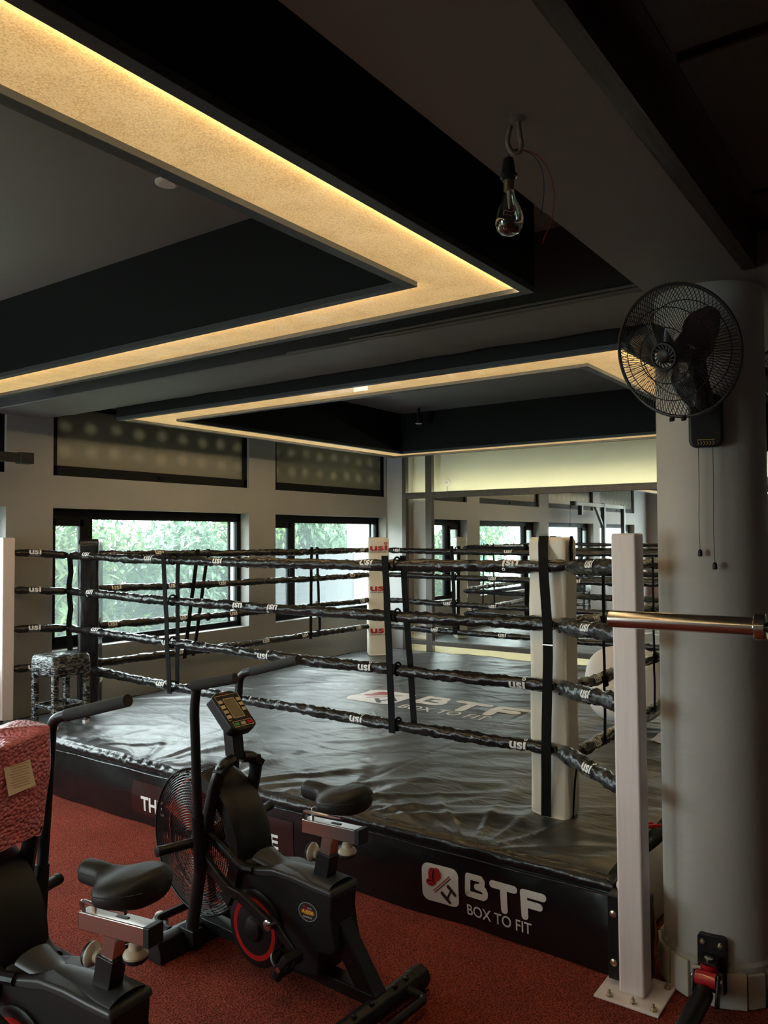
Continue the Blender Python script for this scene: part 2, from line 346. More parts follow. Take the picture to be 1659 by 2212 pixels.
def thing(name, loc, label, cat, group=None, rotz=0.0, kind=None):
    o = bpy.data.objects.new(name, None); o.empty_display_size = 0.1; COL.objects.link(o); o.location = loc; o.rotation_euler = (0, 0, rotz)
    o['label'] = label; o['category'] = cat
    if group: o['group'] = group
    if kind: o['kind'] = kind
    OFF[o.name] = Vector(loc); return o
def tag(o, label, cat, group=None):
    o['label'] = label; o['category'] = cat
    if group: o['group'] = group
    return o
def copy_tree(o, parent=None):
    kids = list(o.children); c = o.copy(); COL.objects.link(c)
    if parent is not None: c.parent = parent
    for k in kids: copy_tree(k, c)
    return c
def smoothpath(pts, n=8):                                   # Catmull-Rom
    pts = [Vector(p) for p in pts]; P = [pts[0]*2-pts[1]]+pts+[pts[-1]*2-pts[-2]]; out = []
    for i in range(1, len(P)-2):
        for k in range(n):
            t = k/n; a, b, c, d = P[i-1:i+3]
            out.append(0.5*((2*b)+(c-a)*t+(2*a-5*b+4*c-d)*t*t+(3*b-a-3*c+d)*t**3))
    out.append(pts[-1]); return out
def arcpath(pts, r, n=6):                                   # polyline with rounded corners
    pts = [Vector(p) for p in pts]; out = [pts[0]]
    for i in range(1, len(pts)-1):
        a, b, c = pts[i-1], pts[i], pts[i+1]; d0 = (a-b); d1 = (c-b)
        q = min(r, d0.length*0.45, d1.length*0.45); p0 = b+d0.normalized()*q; p1 = b+d1.normalized()*q
        for k in range(n+1):
            t = k/n; out.append(p0*(1-t)**2+b*2*t*(1-t)+p1*t*t)
    out.append(pts[-1]); return out
def rrect(w_, h_, r, n=5, cx=0, cy=0):
    out = []
    for sx, sy, a0 in ((1, 1, 0), (-1, 1, PI/2), (-1, -1, PI), (1, -1, 1.5*PI)):
        for k in range(n+1):
            a = a0+PI/2*k/n; out.append((cx+sx*(w_/2-r)+r*math.cos(a), cy+sy*(h_/2-r)+r*math.sin(a)))
    return out

# flat print: 2-D triangles mapped onto any surface ---------------------------------
TXT = {}
def text2d(body, size, bold=0.0, sx=1.0):
    key = (body, size, bold, sx)
    if key not in TXT:
        cu = bpy.data.curves.new('t', 'FONT'); cu.body = body; cu.size = size; cu.offset = bold; cu.resolution_u = 4; cu.fill_mode = 'FRONT'
        ob = bpy.data.objects.new('t', cu); COL.objects.link(ob); bpy.context.view_layer.update()
        me = bpy.data.meshes.new_from_object(ob.evaluated_get(bpy.context.evaluated_depsgraph_get()))
        vs = [(v.co.x*sx, v.co.y) for v in me.vertices]; fs = [tuple(p.vertices) for p in me.polygons]
        bpy.data.objects.remove(ob); bpy.data.curves.remove(cu); bpy.data.meshes.remove(me)
        x0 = min(v[0] for v in vs); x1 = max(v[0] for v in vs)
        TXT[key] = ([(a-x0, b) for a, b in vs], fs, x1-x0)
    return TXT[key]
class P2:
    def __init__(s): s.v = []; s.f = []
    def poly(s, pts): o = len(s.v); s.v += list(pts); s.f.append(tuple(range(o, o+len(pts)))); return s
    def ring(s, cx, cy, r0, r1, n=28, ex=1.0):
        o = len(s.v)
        for k in range(n):
            a = 2*PI*k/n; s.v += [(cx+r0*ex*math.cos(a), cy+r0*math.sin(a)), (cx+r1*ex*math.cos(a), cy+r1*math.sin(a))]
        for k in range(n):
            j = (k+1) % n; s.f.append((o+2*k, o+2*k+1, o+2*j+1, o+2*j))
        return s
    def disc(s, cx, cy, r, n=24, ex=1.0): return s.poly([(cx+r*ex*math.cos(2*PI*k/n), cy+r*math.sin(2*PI*k/n)) for k in range(n)])
    def text(s, body, x, y, size, bold=0.0, sx=1.0, fit=None):
        vs, fs, wd = text2d(body, size, bold, sx); k = (fit/wd) if fit else 1.0; o = len(s.v)
        s.v += [(a*k+x, b+y) for a, b in vs]; s.f += [tuple(i+o for i in f) for f in fs]; return s
    def stroke(s, pts, wd):                               # thick round polyline
        for (x0, y0), (x1, y1) in zip(pts[:-1], pts[1:]):
            dx, dy = x1-x0, y1-y0; L = math.hypot(dx, dy) or 1; nx, ny = -dy/L*wd/2, dx/L*wd/2
            s.poly([(x0+nx, y0+ny), (x0-nx, y0-ny), (x1-nx, y1-ny), (x1+nx, y1+ny)])
        for x, y in pts: s.disc(x, y, wd/2, 16)
        return s
    def mesh(s, fn, maxe=None):
        """triangulate, subdivide edges longer than maxe and map each point with fn(x, y) -> Vector"""
        bm = bmesh.new(); vs = [bm.verts.new((a, b, 0)) for a, b in s.v]
        for f in s.f:
            try: bm.faces.new([vs[i] for i in f])
            except ValueError: pass
        bmesh.ops.triangulate(bm, faces=bm.faces[:])
        for f in bm.faces:
            if f.normal.z < 0: f.normal_flip()
        if maxe:
            for _ in range(6):
                es = [e for e in bm.edges if e.calc_length() > maxe]
                if not es: break
                bmesh.ops.subdivide_edges(bm, edges=es, cuts=1); bmesh.ops.triangulate(bm, faces=[f for f in bm.faces if len(f.verts) > 3])
        bm.verts.index_update(); mb = MB()
        mb.v = [Vector(fn(v.co.x, v.co.y)) for v in bm.verts]; mb.f = [tuple(v.index for v in f.verts) for f in bm.faces]
        bm.free(); return mb
def plane_map(org, ux, uy, off=0.0015):
    org, ux, uy = Vector(org), Vector(ux), Vector(uy); n_ = ux.cross(uy).normalized()*off
    return lambda a, b: org+ux*a+uy*b+n_
def usi_print(h):                                           # bold lower-case lettering, x-height h, origin lower left, with the small line of capitals below
    p = P2(); vs, fs, wd = text2d('us', h*1.85, h*0.055, 1.25); p.text('us', 0, 0, h*1.85, h*0.055, 1.25)
    x = wd+h*0.12; p.poly([(x, 0), (x+h*0.36, 0), (x+h*0.36, h), (x, h)]); p.ring(x+h*0.18, h*1.42, h*0.12, h*0.27, 16)
    return p, x+h*0.36
def usi_small(h, wd): return P2().text('UNIVERSAL', 0, -h*0.48, h*0.46, 0.0, 1.0, fit=wd)

# ================================================================== SETTING
fl = MB().box(-2.75, 9.05, -3.2, 6.45, -0.08, 0.0).build('floor', M_CARPET, kind='structure')
ce = MB().box(-2.75, 9.05, -3.2, 6.45, CEIL, CEIL+0.25).build('ceiling', M_CEIL, kind='structure')
# left wall with the window openings
mb = MB(); T = 0.30
xs = [-2.75]+[c for p in WIN_X for c in p]+[MIR_X+0.25]
LW0, LW1, UW0, UW1 = 0.85, 2.06, 2.335, 2.98
for i in range(0, len(xs), 2): mb.box(xs[i], xs[i+1], WALL_Y, WALL_Y+T, 0, CEIL)
for x0, x1 in WIN_X:
    mb.box(x0, x1, WALL_Y, WALL_Y+T, 0, LW0); mb.box(x0, x1, WALL_Y, WALL_Y+T, LW1, UW0); mb.box(x0, x1, WALL_Y, WALL_Y+T, UW1, CEIL)
wl = mb.build('wall_left', M_WALL, kind='structure')
BW = [(3.5, 5.6)]                               # unseen glazed opening added behind the camera, inferred from the light
mb = MB(); ys_ = [-3.2]+[c for p in BW for c in p]+[WALL_Y]
for i in range(0, len(ys_), 2): mb.box(-2.75, -2.6, ys_[i], ys_[i+1], 0, CEIL)
for a, b in BW: mb.box(-2.75, -2.6, a, b, 0, 0.3); mb.box(-2.75, -2.6, a, b, 2.6, CEIL)
mb.build('wall_back', M_WALL, kind='structure')
for wi, (a, b) in enumerate(BW):
    t = thing('window_%d' % (wi+9), (-2.68, (a+b)/2, 0.3), 'unseen black framed glazed front added behind the viewer for its light', 'window', kind='structure')
    mb = MB()
    for q in ((a, a+0.06, 0.3, 2.6), (b-0.06, b, 0.3, 2.6), ((a+b)/2-0.03, (a+b)/2+0.03, 0.3, 2.6), (a, b, 0.3, 0.36), (a, b, 2.54, 2.6)): mb.box(-2.71, -2.65, *q)
    mb.build('window_frame', M_ALU, t); MB().box(-2.685, -2.679, a+0.06, (a+b)/2-0.03, 0.36, 2.54).build('pane', M_GLASS, t); MB().box(-2.685, -2.679, (a+b)/2+0.03, b-0.06, 0.36, 2.54).build('pane', M_GLASS, t)
MB().box(-2.6, 9.05, -3.2, -3.05, 0, CEIL).build('wall_right', M_WALL, kind='structure')
wf = MB().box(8.95, 9.05, -3.05, WALL_Y, 0, CEIL).build('wall_front', M_BACKW, kind='structure')
MB().box(MIR_X, 8.95, 5.885, WALL_Y, 0, CEIL).build('wall_front_pier', M_PALE, wf)
MB().box(8.88, 8.95, 5.52, 5.82, 0.46, 2.30).build('recess_panel', M_PALE, wf)

# windows
for wi, (x0, x1) in enumerate(WIN_X):
    t = thing('window_%d' % (wi+1), ((x0+x1)/2, WALL_Y+0.13, LW0), 'black framed window with narrow casement beside wide pane', 'window', kind='structure')
    y0, y1 = WALL_Y+0.125, WALL_Y+0.185; fw_ = 0.055
    mb = MB(); mb.box(x0, x1, y0, y1, LW0, LW0+fw_); mb.box(x0, x1, y0, y1, LW1-0.09, LW1); mb.box(x0, x0+fw_, y0, y1, LW0, LW1); mb.box(x1-fw_, x1, y0, y1, LW0, LW1)
    xm = x0+0.42; mb.box(xm-0.045, xm+0.045, y0, y1, LW0+fw_, LW1-0.09)
    mb.build('window_frame', M_ALU, t, bevel=0.004)
    c = MB(); cx0, cx1, cz0, cz1 = x0+fw_, xm-0.045, LW0+fw_, LW1-0.09
    for a in ((cx0, cx1, cz0, cz0+0.05), (cx0, cx1, cz1-0.06, cz1), (cx0, cx0+0.04, cz0, cz1), (cx1-0.045, cx1, cz0, cz1)): c.box(a[0], a[1], y0-0.015, y0+0.03, a[2], a[3])
    cs = c.build('casement', M_ALU, t, bevel=0.003)
    MB().box(cx1-0.035, cx1-0.018, y0-0.035, y0-0.015, 1.35, 1.47).build('casement_handle', M_ALU, cs, bevel=0.003)
    MB().box(cx0+0.04, cx1-0.045, y0+0.006, y0+0.012, cz0+0.05, cz1-0.06).build('pane', M_GLASS, t)
    MB().box(xm+0.045, x1-fw_, y0+0.03, y0+0.036, LW0+fw_, LW1-0.09).build('pane', M_GLASS, t)
    if wi >= 1:
        s_ = MB(); s_.box(x1-fw_-0.10, x1-fw_-0.065, y0+0.036, y0+0.05, LW0+fw_, LW1-0.09); s_.build('sliding_stile', M_ALU, t)
    t2 = thing('window_%d' % (wi+5), ((x0+x1)/2, WALL_Y+0.05, UW0), 'black framed high window covered with grey film', 'window', kind='structure')
    y0, y1 = WALL_Y+0.03, WALL_Y+0.09; mb = MB(); fz = 0.05; xb = min(x1, 8.69)
    mb.box(x0, xb, y0, y1, UW0, UW0+0.09); mb.box(x0, xb, y0, y1, UW1-fz, UW1); mb.box(x0, x0+0.055, y0, y1, UW0, UW1); mb.box(xb-0.055, xb, y0, y1, UW0, UW1)
    mb.build('window_frame', M_ALU, t2, bevel=0.004)
    MB().box(x0+0.055, xb-0.055, y0+0.02, y0+0.028, UW0+0.09, UW1-fz).build('pane', M_FILM, t2)
    MB().box((x0+x1)/2-0.03, (x0+x1)/2+0.03, y0-0.02, y0, UW0+0.03, UW0+0.055).build('latch', M_ALU, t2, bevel=0.003)

# concrete beams
BS = 2.80
b_ = MB().box(-2.6, 8.95, 0.61, 0.995, BS, CEIL).build('ceiling_beam', M_BEAM, kind='structure')
mb = MB(); nb = 60                                                        # cross beam with slightly uneven plaster arrises
for k in range(1): pass
def crossbeam(u_, v_):
    prof = [(3.24, CEIL), (3.24, BS), (3.75, BS), (3.75, CEIL)]
    y = 0.995+(WALL_Y-0.995)*u_; i = min(int(v_*3+1e-6), 3); x, z = prof[i]
    j = noise.noise(Vector((y*2.3, i*3.1, 0)))*0.012
    return (x+(j if i in (1, 2) else 0), y, z+(abs(j) if i in (1, 2) else 0))
MB().grid(crossbeam, nb, 3).build('ceiling_beam', M_BEAM, kind='structure')
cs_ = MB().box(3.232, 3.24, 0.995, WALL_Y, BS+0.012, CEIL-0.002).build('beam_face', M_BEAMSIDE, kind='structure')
t = thing('conduit', (3.222, 2.0, 2.80), 'pair of thin grey conduits clipped under ceiling cross beam edge', 'conduit')
for dx, dz, y1 in ((3.226, 2.812, 2.94), (3.216, 2.826, 2.50)): MB().tube([(dx, y1-i*(y1-1.0)/10, dz) for i in range(11)], 0.007, 8).build('pipe', M_BEAM, t, smooth=True)
# dark timber ceiling bay on the right
wb = MB().box(-2.6, 3.2, 0.56, 0.61, BS-0.004, CEIL).build('trim_1', M_WOOD, kind='structure')
tb = MB().box(-2.6, 8.95, -3.05, 0.56, 2.93, 2.97).build('ceiling_timber_bay', M_WOOD, kind='structure')
for i in range(7):
    MB().box(-2.6+i*0.9, -2.6+i*0.9+0.86, -0.40, 0.50, 2.912, 2.93).build('panel', M_WOOD, tb, bevel=0.006)
MB().box(3.2, 3.75, -3.05, 0.61, BS, CEIL).build('ceiling_beam', M_BEAM, kind='structure')

# lit coffers -----------------------------------------------------------------
def coffer(X0, X1, Y0, Y1, wid, zb, leds, label):
    t = thing('ceiling_coffer', ((X0+X1)/2, (Y0+Y1)/2, zb), label, 'ceiling coffer', kind='structure')
    zt = zb+0.019; lip = 0.042
    legs = {'x0': (X0, X0+wid, Y0, Y1), 'x1': (X1-wid, X1, Y0, Y1), 'y0': (X0+wid, X1-wid, Y0, Y0+wid), 'y1': (X0+wid, X1-wid, Y1-wid, Y1)}
    for k, (a, b, c, d) in legs.items():
        MB().box(a, b, c, d, zt+0.006, CEIL-0.001).build('fascia_box', M_BLACKP, t)
    i0, i1, j0, j1 = X0+wid, X1-wid, Y0+wid, Y1-wid
    for nm, R in (('outer_lip', ((X0, X1, Y0, Y0+lip), (X0, X1, Y1-lip, Y1), (X0, X0+lip, Y0+lip, Y1-lip), (X1-lip, X1, Y0+lip, Y1-lip))),
                  ('inner_lip', ((i0-lip, i1+lip, j0-lip, j0), (i0-lip, i1+lip, j1, j1+lip), (i0-lip, i0, j0, j1), (i1, i1+lip, j0, j1)))):
        for q in R: MB().box(q[0], q[1], q[2], q[3], zb, zt+0.0055).build(nm, M_LIP, t, bevel=0.002)
    # gold panels: mitred trapezoids
    a0, a1, c0, c1 = X0+lip, X1-lip, Y0+lip, Y1-lip; b0, b1, d0, d1 = i0-lip, i1+lip, j0-lip, j1+lip
    for q in ([(a0, c0), (a1, c0), (b1, d0), (b0, d0)], [(a1, c0), (a1, c1), (b1, d1), (b1, d0)], [(a1, c1), (a0, c1), (b0, d1), (b1, d1)], [(a0, c1), (a0, c0), (b0, d0), (b0, d1)]):
        MB().prism(q, (0, 0, zt), (1, 0, 0), (0, 1, 0), 0.0, 0.005).build('gold_panel', M_PANEL, t)
    e = 0.007
    for s in leds:
        q = {'y0o': (a0, a1, c0, c0+e), 'x1i': (b1, b1+e, d0+0.03, d1-0.03), 'x0o': (a0, a0+e, c0, c1), 'y1i': (b0+0.03, b1-0.03, d1, d1+e), 'x1o': (a1-e, a1, c0, c1), 'y1o': (a0, a1, c1-e, c1), 'x0i': (b0-e, b0, d0, d1)}[s]
        MB().box(q[0], q[1], q[2], q[3], zt-0.009, zt-0.002).build('led_tape', M_LED, t)
    return t
coffer(-1.6, 2.735, 1.245, 5.2, 0.36, 2.713, ('y0o', 'x1i', 'y1i', 'x0o'), 'black ceiling coffer with glowing gold border, nearest the camera')
coffer(3.785, 7.56, 1.245, 5.23, 0.36, 2.713, ('x0o', 'y0o', 'y1i', 'x1i'), 'black ceiling coffer with glowing gold border above the boxing ring')

# mirror wall: timber frame, mirrors, light tape above and below ---------------------------------
t = thing('wall_mirror', (8.74, 2.6, 0.30), 'large gym mirror in dark timber frame with light glowing above and below', 'mirror')
FX0, FX1 = 8.685, 8.755; YR = -2.9
for q in ((5.825, 5.885, 0, CEIL), (5.425, 5.52, 0, CEIL)): MB().box(FX0, FX1, q[0], q[1], q[2], q[3]).build('post', M_FRAME, t, bevel=0.003)
for z0, z1 in ((2.30, 2.36), (0.405, 0.462)):
    MB().box(FX0+0.002, FX1+0.03, YR, 5.425, z0, z1).build('rail', M_FRAME, t, bevel=0.003); MB().box(FX0+0.002, FX1+0.03, 5.52, 5.825, z0, z1).build('rail', M_FRAME, t, bevel=0.003)
for a, b in ((YR, 5.425), (5.52, 5.825)):
    MB().box(FX0+0.002, FX0+0.012, a, b, 2.36, 2.378).build('upstand', M_FRAME, t)
my = [5.423, 3.56, 1.70, -0.16, -2.0, YR]
for a, b in zip(my[:-1], my[1:]): MB().box(MIR_X, MIR_X+0.012, b+0.002, a-0.002, 0.464, 2.298).build('mirror_panel', M_MIRROR, t)
for a, b in ((YR, 5.42), (5.53, 5.82)):
    MB().box(8.762, 8.774, a, b, 2.361, 2.370).build('led_tape', M_LEDW, t); MB().box(8.770, 8.784, a, b, 0.399, 0.404).build('led_tape', M_LEDW, t)
o = MB().lathe((8.949, 5.34, 2.505), (-1, 0, 0), [(0.045, 0), (0.048, 0.004), (0.046, 0.014), (0.03, 0.017)], 28)
ps = o.build('socket_plate', M_WHITE, None, smooth=True); tag(ps, 'round cream socket plate on glowing wall above mirror', 'socket')
for dy, dz in ((0.012, 0.008), (-0.012, 0.008), (0, -0.014)): MB().cyl((8.931, 5.34+dy, 2.505+dz), (8.929, 5.34+dy, 2.505+dz), 0.005, n=10).build('socket_hole', M_BLKPR, ps)
MB().tube(smoothpath([(8.935, 5.34, 2.46), (8.93, 5.335, 2.42), (8.932, 5.34, 2.37)]), 0.003, 6).build('cable', M_BLKMET, ps, smooth=True)

# pillar ----------------------------------------------------------------------------------------------
PC = Vector((3.47, 0.80, 0)); PR = 0.212
pl = MB().cyl((PC.x, PC.y, 0), (PC.x, PC.y, BS+0.01), PR, n=96).build('pillar', M_PILLAR, smooth=True, kind='structure')
MB().lathe((PC.x, PC.y, 0), (0, 0, 1), [(PR+0.004, 0), (PR+0.012, 0.10), (PR+0.010, 0.152), (PR, 0.165)], 64).build('skirting_bed', M_GROUT, pl, smooth=True)
rnd = random.Random(3)
nt_ = 15
for k in range(nt_):
    a0 = 2*PI*(k+rnd.uniform(-0.12, 0.12))/nt_; a1 = 2*PI*(k+1+rnd.uniform(-0.12, 0.12))/nt_-0.02; h = 0.135+rnd.uniform(-0.008, 0.01); r0, r1 = PR+0.006, PR+0.026+rnd.uniform(-0.004, 0.004)
    pts = [(r0*math.cos(a0), r0*math.sin(a0)), (r1*math.cos(a0), r1*math.sin(a0)), (r1*math.cos(a1), r1*math.sin(a1)), (r0*math.cos(a1), r0*math.sin(a1))]
    MB().prism(pts, PC, (1, 0, 0), (0, 1, 0), 0.002, h).build('tile', M_TILE, pl, bevel=0.004)

# ================================================================== OUTSIDE
MB().box(-30, 40, 6.6, 45, -3.2, -3.0).build('ground_outside', M_GRASS, kind='structure')
o = MB(); o.box(9.5, 10.3, 7.3, 7.45, -3.0, 4.5); tag(o.build('exterior_pier', M_CONC), 'white building pier outside the window nearest the mirror', 'pillar')
o = MB(); o.box(7.08, 7.2, 7.3, 7.4, -3.0, 4.5); tag(o.build('exterior_pier', M_CONC), 'white slim pier outside between the two windows', 'pillar')
o = MB(); o.box(7.2, 9.5, 7.32, 7.42, -3.0, 1.62); tag(o.build('parapet_wall', M_PARAPET), 'grey parapet wall outside the window nearest the mirror', 'wall')
t = thing('sign_board', (-5.2, 12.4, -3.0), 'blue sign board on post out in the garden', 'sign')
MB().box(-5.6, -4.8, 12.35, 12.45, 0.9, 2.1).build('board', M_SIGN, t); MB().box(-5.25, -5.15, 12.36, 12.44, -3.0, 0.9).build('pole', M_ALU, t); MB().box(-5.5, -4.9, 12.34, 12.35, 1.75, 1.95).build('white_band', M_WHITE, t)
def leaf_cloud(mb, rnd, c, rx, ry, rz, n, L):
    for _ in range(n):
        d = Vector((rnd.gauss(0, 1), rnd.gauss(0, 1), rnd.gauss(0, 1))).normalized(); q = rnd.uniform(0.55, 1.0)
        p = c+Vector((d.x*rx, d.y*ry, d.z*rz))*q
        ax = Vector((rnd.uniform(-1, 1), rnd.uniform(-1, 1), rnd.uniform(-1.1, 0.35))).normalized(); sd = ax.cross(Vector((rnd.uniform(-.5, .5), rnd.uniform(-.5, .5), 1))).normalized()
        l = L*rnd.uniform(0.7, 1.3); wd = l*rnd.uniform(0.13, 0.19); dn = Vector((0, 0, -0.12*l))
        o = len(mb.v); mb.v += [p, p+ax*l*0.45+sd*wd, p+ax*l*0.45-sd*wd, p+ax*l+dn]; mb.f += [(o, o+1, o+2), (o+1, o+3, o+2)]
TREES = [(6.3, 10.0, 1.25, 0, 'leafy tree seen through narrow casement and left of wide window', 0.9, 1.9), (8.3, 10.3, 1.25, 1, 'leafy tree seen through the middle of wide window', 0.75, 1.75), (10.3, 10.6, 1.25, 0, 'leafy tree seen through the right side of wide window', 0.9, 1.9),
         (12.0, 10.4, 1.25, 1, 'leafy tree seen through narrow casement nearest the mirror', 1.0, 2.0), (13.9, 10.6, 1.25, 0, 'leafy tree seen through wide pane nearest the mirror', 1.0, 2.1), (-1.6, 11.5, 1.5, 0, 'leafy tree outside the windows left of the view', 0.6, 2.0)]
for i, (x, y, R, k, lb, zc, rz) in enumerate(TREES):
    t = thing('garden_tree', (x, y, -3.0), lb, 'tree', 'trees in the garden outside'); r_ = random.Random(i+11)
    MB().tube(smoothpath([(x, y, -3.0), (x+0.1, y, -1.5), (x-0.05, y+0.1, 0.2), (x, y, 1.5)]), [0.16]*8+[0.12]*8+[0.08]*8+[0.05], 10).build('trunk', M_BARK, t, smooth=True)
    mb = MB()
    for q in range(34):
        c = Vector((x+r_.uniform(-R, R)*0.72, y+r_.uniform(-R, R)*0.5, zc-0.30+r_.uniform(-rz, rz)*0.80)); leaf_cloud(mb, r_, c, R*0.42, R*0.42, R*0.40, 330, 0.19)
    mb.build('crown', M_LEAF1 if k == 0 else M_LEAF2, t, kind='stuff')
t = thing('far_hedge', (6.5, 17.5, -3.0), 'tall pale hedge row at the back of the garden', 'hedge'); mb = MB(); r_ = random.Random(99)
for q in range(150): leaf_cloud(mb, r_, Vector((-18+q*0.293+r_.uniform(-.4, .4), 17.5+r_.uniform(-.6, .6), r_.uniform(-2.2, 2.0))), 1.3, 0.7, 1.0, 200, 0.32)
mb.build('foliage', M_LEAF2, t, kind='stuff')
for q in range(8): MB().cyl((-15+q*5.2, 17.5, -3), (-15+q*5.2, 17.5, 0), 0.1, n=8).build('stem', M_BARK, t)
# ================================================================== BOXING RING
RX0, RX1, RY0, RY1, MZ = 3.24, 8.36, 1.16, 6.015, 0.385
ring = thing('boxing_ring_platform', ((RX0+RX1)/2, (RY0+RY1)/2, 0), 'low black vinyl boxing ring platform with printed white logo', 'boxing ring')
def ridge(v): return 1-abs(noise.noise(v))*2
def mat_h(x, y):
    d = min(x-RX0, y-RY0, RY1-y, RX1-x); e = math.exp(-max(d, 0)/0.9)
    p = Vector((x*1.5+y*0.75, y*0.55-x*0.35, 0.3)); q = Vector((x*0.9, y*3.0+x*1.6, 5.1))
    wv = noise.noise(p*0.7)*0.8
    a = max(0.0, ridge(Vector((p.x*1.6+wv, p.y*1.1+wv, 1.7)))-0.55); b = max(0.0, ridge(Vector((q.x+wv, q.y*0.55, 2.0)))-0.62)
    h = a*0.022*(0.35+e)+b*0.024*(0.15+e)+noise.noise(Vector((x*0.9, y*0.9, 9)))*0.004
    for k, yk in enumerate((1.75, 2.55, 3.45, 4.15, 4.95, 5.6)):      # folds fanning out from the gathered edge
        dx, dy = x-RX0+0.12, y-yk; r_ = math.hypot(dx, dy)
        if r_ < 2.2:
            th = math.atan2(dy, dx); f = max(0.0, ridge(Vector((th*2.6+k*3.7+0.25*noise.noise(Vector((x*2, y*2, k))), k*1.9, r_*0.35)))-0.5)
            h += 0.034*f*math.exp(-(r_/0.85)**2)*min(1, r_/0.35)
    for s in (1.62, 3.24):                                   # joints between the foam slabs under the cover
        h -= 0.004*math.exp(-((x-RX0-s)/0.012)**2)+0.004*math.exp(-((y-RY0-s)/0.012)**2)
    return MZ+h*min(1, d/0.06+0.15)-0.004
def prof_edge(t_):                                           # mat edge roll: (outward, drop)
    a = t_*PI*0.62; return (0.034*math.sin(min(a, PI/2))-(0.010*(a-PI/2) if a > PI/2 else 0), 0.034*(1-math.cos(min(a, PI/2)))+(0.07*(a-PI/2) if a > PI/2 else 0))
mb = MB(); warp = lambda a: a**1.5
mb.grid(lambda a, b: (RX0+0.034+(RX1-RX0-0.068)*warp(a), RY0+0.034+(RY1-RY0-0.068)*b, mat_h(RX0+(RX1-RX0)*warp(a), RY0+(RY1-RY0)*b)), 250, 270)
cover = mb.build('mat_cover', M_MAT, ring, smooth='full')
def edge_roll(p0, p1, out, seed, nseg):
    p0, p1, out = Vector(p0), Vector(p1), Vector(out); L = (p1-p0).length
    def fn(a, b):
        s = a*L; o_, d_ = prof_edge(b)
        g = max(0.0, noise.noise(Vector((s*1.1, seed, 0.5)))+0.25)          # gathered stretches
        fold = math.sin(s*72+2.5*noise.noise(Vector((s*6, seed, 0))))*0.0034*g*math.sin(PI*min(b*1.15, 1))+noise.noise(Vector((s*9, b*3, seed)))*0.004
        p = p0+(p1-p0)*a-out*0.034+out*(o_+fold)
        z = (mat_h(min(max(p.x, RX0+.0), RX1), min(max(p.y, RY0), RY1)) if b == 0 else MZ-0.002)-d_+fold*0.5
        return (p.x, p.y, z)
    return MB().grid(fn, nseg, 7)
for a in (((RX0, RY1, 0), (RX0, RY0, 0), (-1, 0, 0), 1, 700), ((RX0, RY0, 0), (RX1, RY0, 0), (0, -1, 0), 2, 260), ((RX1, RY0, 0), (RX1, RY1, 0), (1, 0, 0), 3, 160), ((RX1, RY1, 0), (RX0, RY1, 0), (0, 1, 0), 4, 260)):
    edge_roll(*a).build('edge_roll', M_VINYL, ring, smooth='full')
def apron(p0, p1, out, seed, nseg):
    p0, p1, out = Vector(p0), Vector(p1), Vector(out); L = (p1-p0).length
    def disp(s, z):
        k = (0.33-z)/0.33
        return (0.026*noise.noise(Vector((s*1.1, z*2.6, seed)))+0.006)*min(1, k*2.2)+0.012*noise.noise(Vector((s*3.5+z*4, z*3, seed+4)))*k+0.010*math.sin(PI*min(max(k, 0), 1))+0.004*ridge(Vector((s*2.0+z*5, z*2, seed+2)))*math.exp(-((z-0.27)/0.09)**2)
    def fn(a, b):
        z = 0.325*(1-b)+0.004; p = p0+(p1-p0)*a+out*(disp(a*L, z)-0.002); return (p.x, p.y, z)
    return MB().grid(fn, nseg, 14), (lambda s, z, off: p0+(p1-p0)*(s/L)+out*(disp(s, z)+off)+Vector((0, 0, z)))
mb, apmap = apron((RX0, RY1, 0), (RX0, RY0, 0), (-1, 0, 0), 11, 240); ap = mb.build('apron', M_APRON, ring, smooth='full')
for a in (((RX0, RY0, 0), (RX1, RY0, 0), (0, -1, 0), 12, 120), ((RX1, RY0, 0), (RX1, RY1, 0), (1, 0, 0), 13, 60), ((RX1, RY1, 0), (RX0, RY1, 0), (0, 1, 0), 14, 60)): apron(*a)[0].build('apron', M_APRON, ring, smooth='full')
MB().tube([(RX0-0.012, RY1-i*(RY1-RY0)/60, 0.322+0.002*math.sin(i)) for i in range(61)], 0.004, 6).build('piping', M_VINYL, ring, smooth=True)
MB().box(RX0+0.04, RX1-0.04, RY0+0.04, RY1-0.04, 0.0, 0.35).build('platform_core', M_BLKMET, ring)

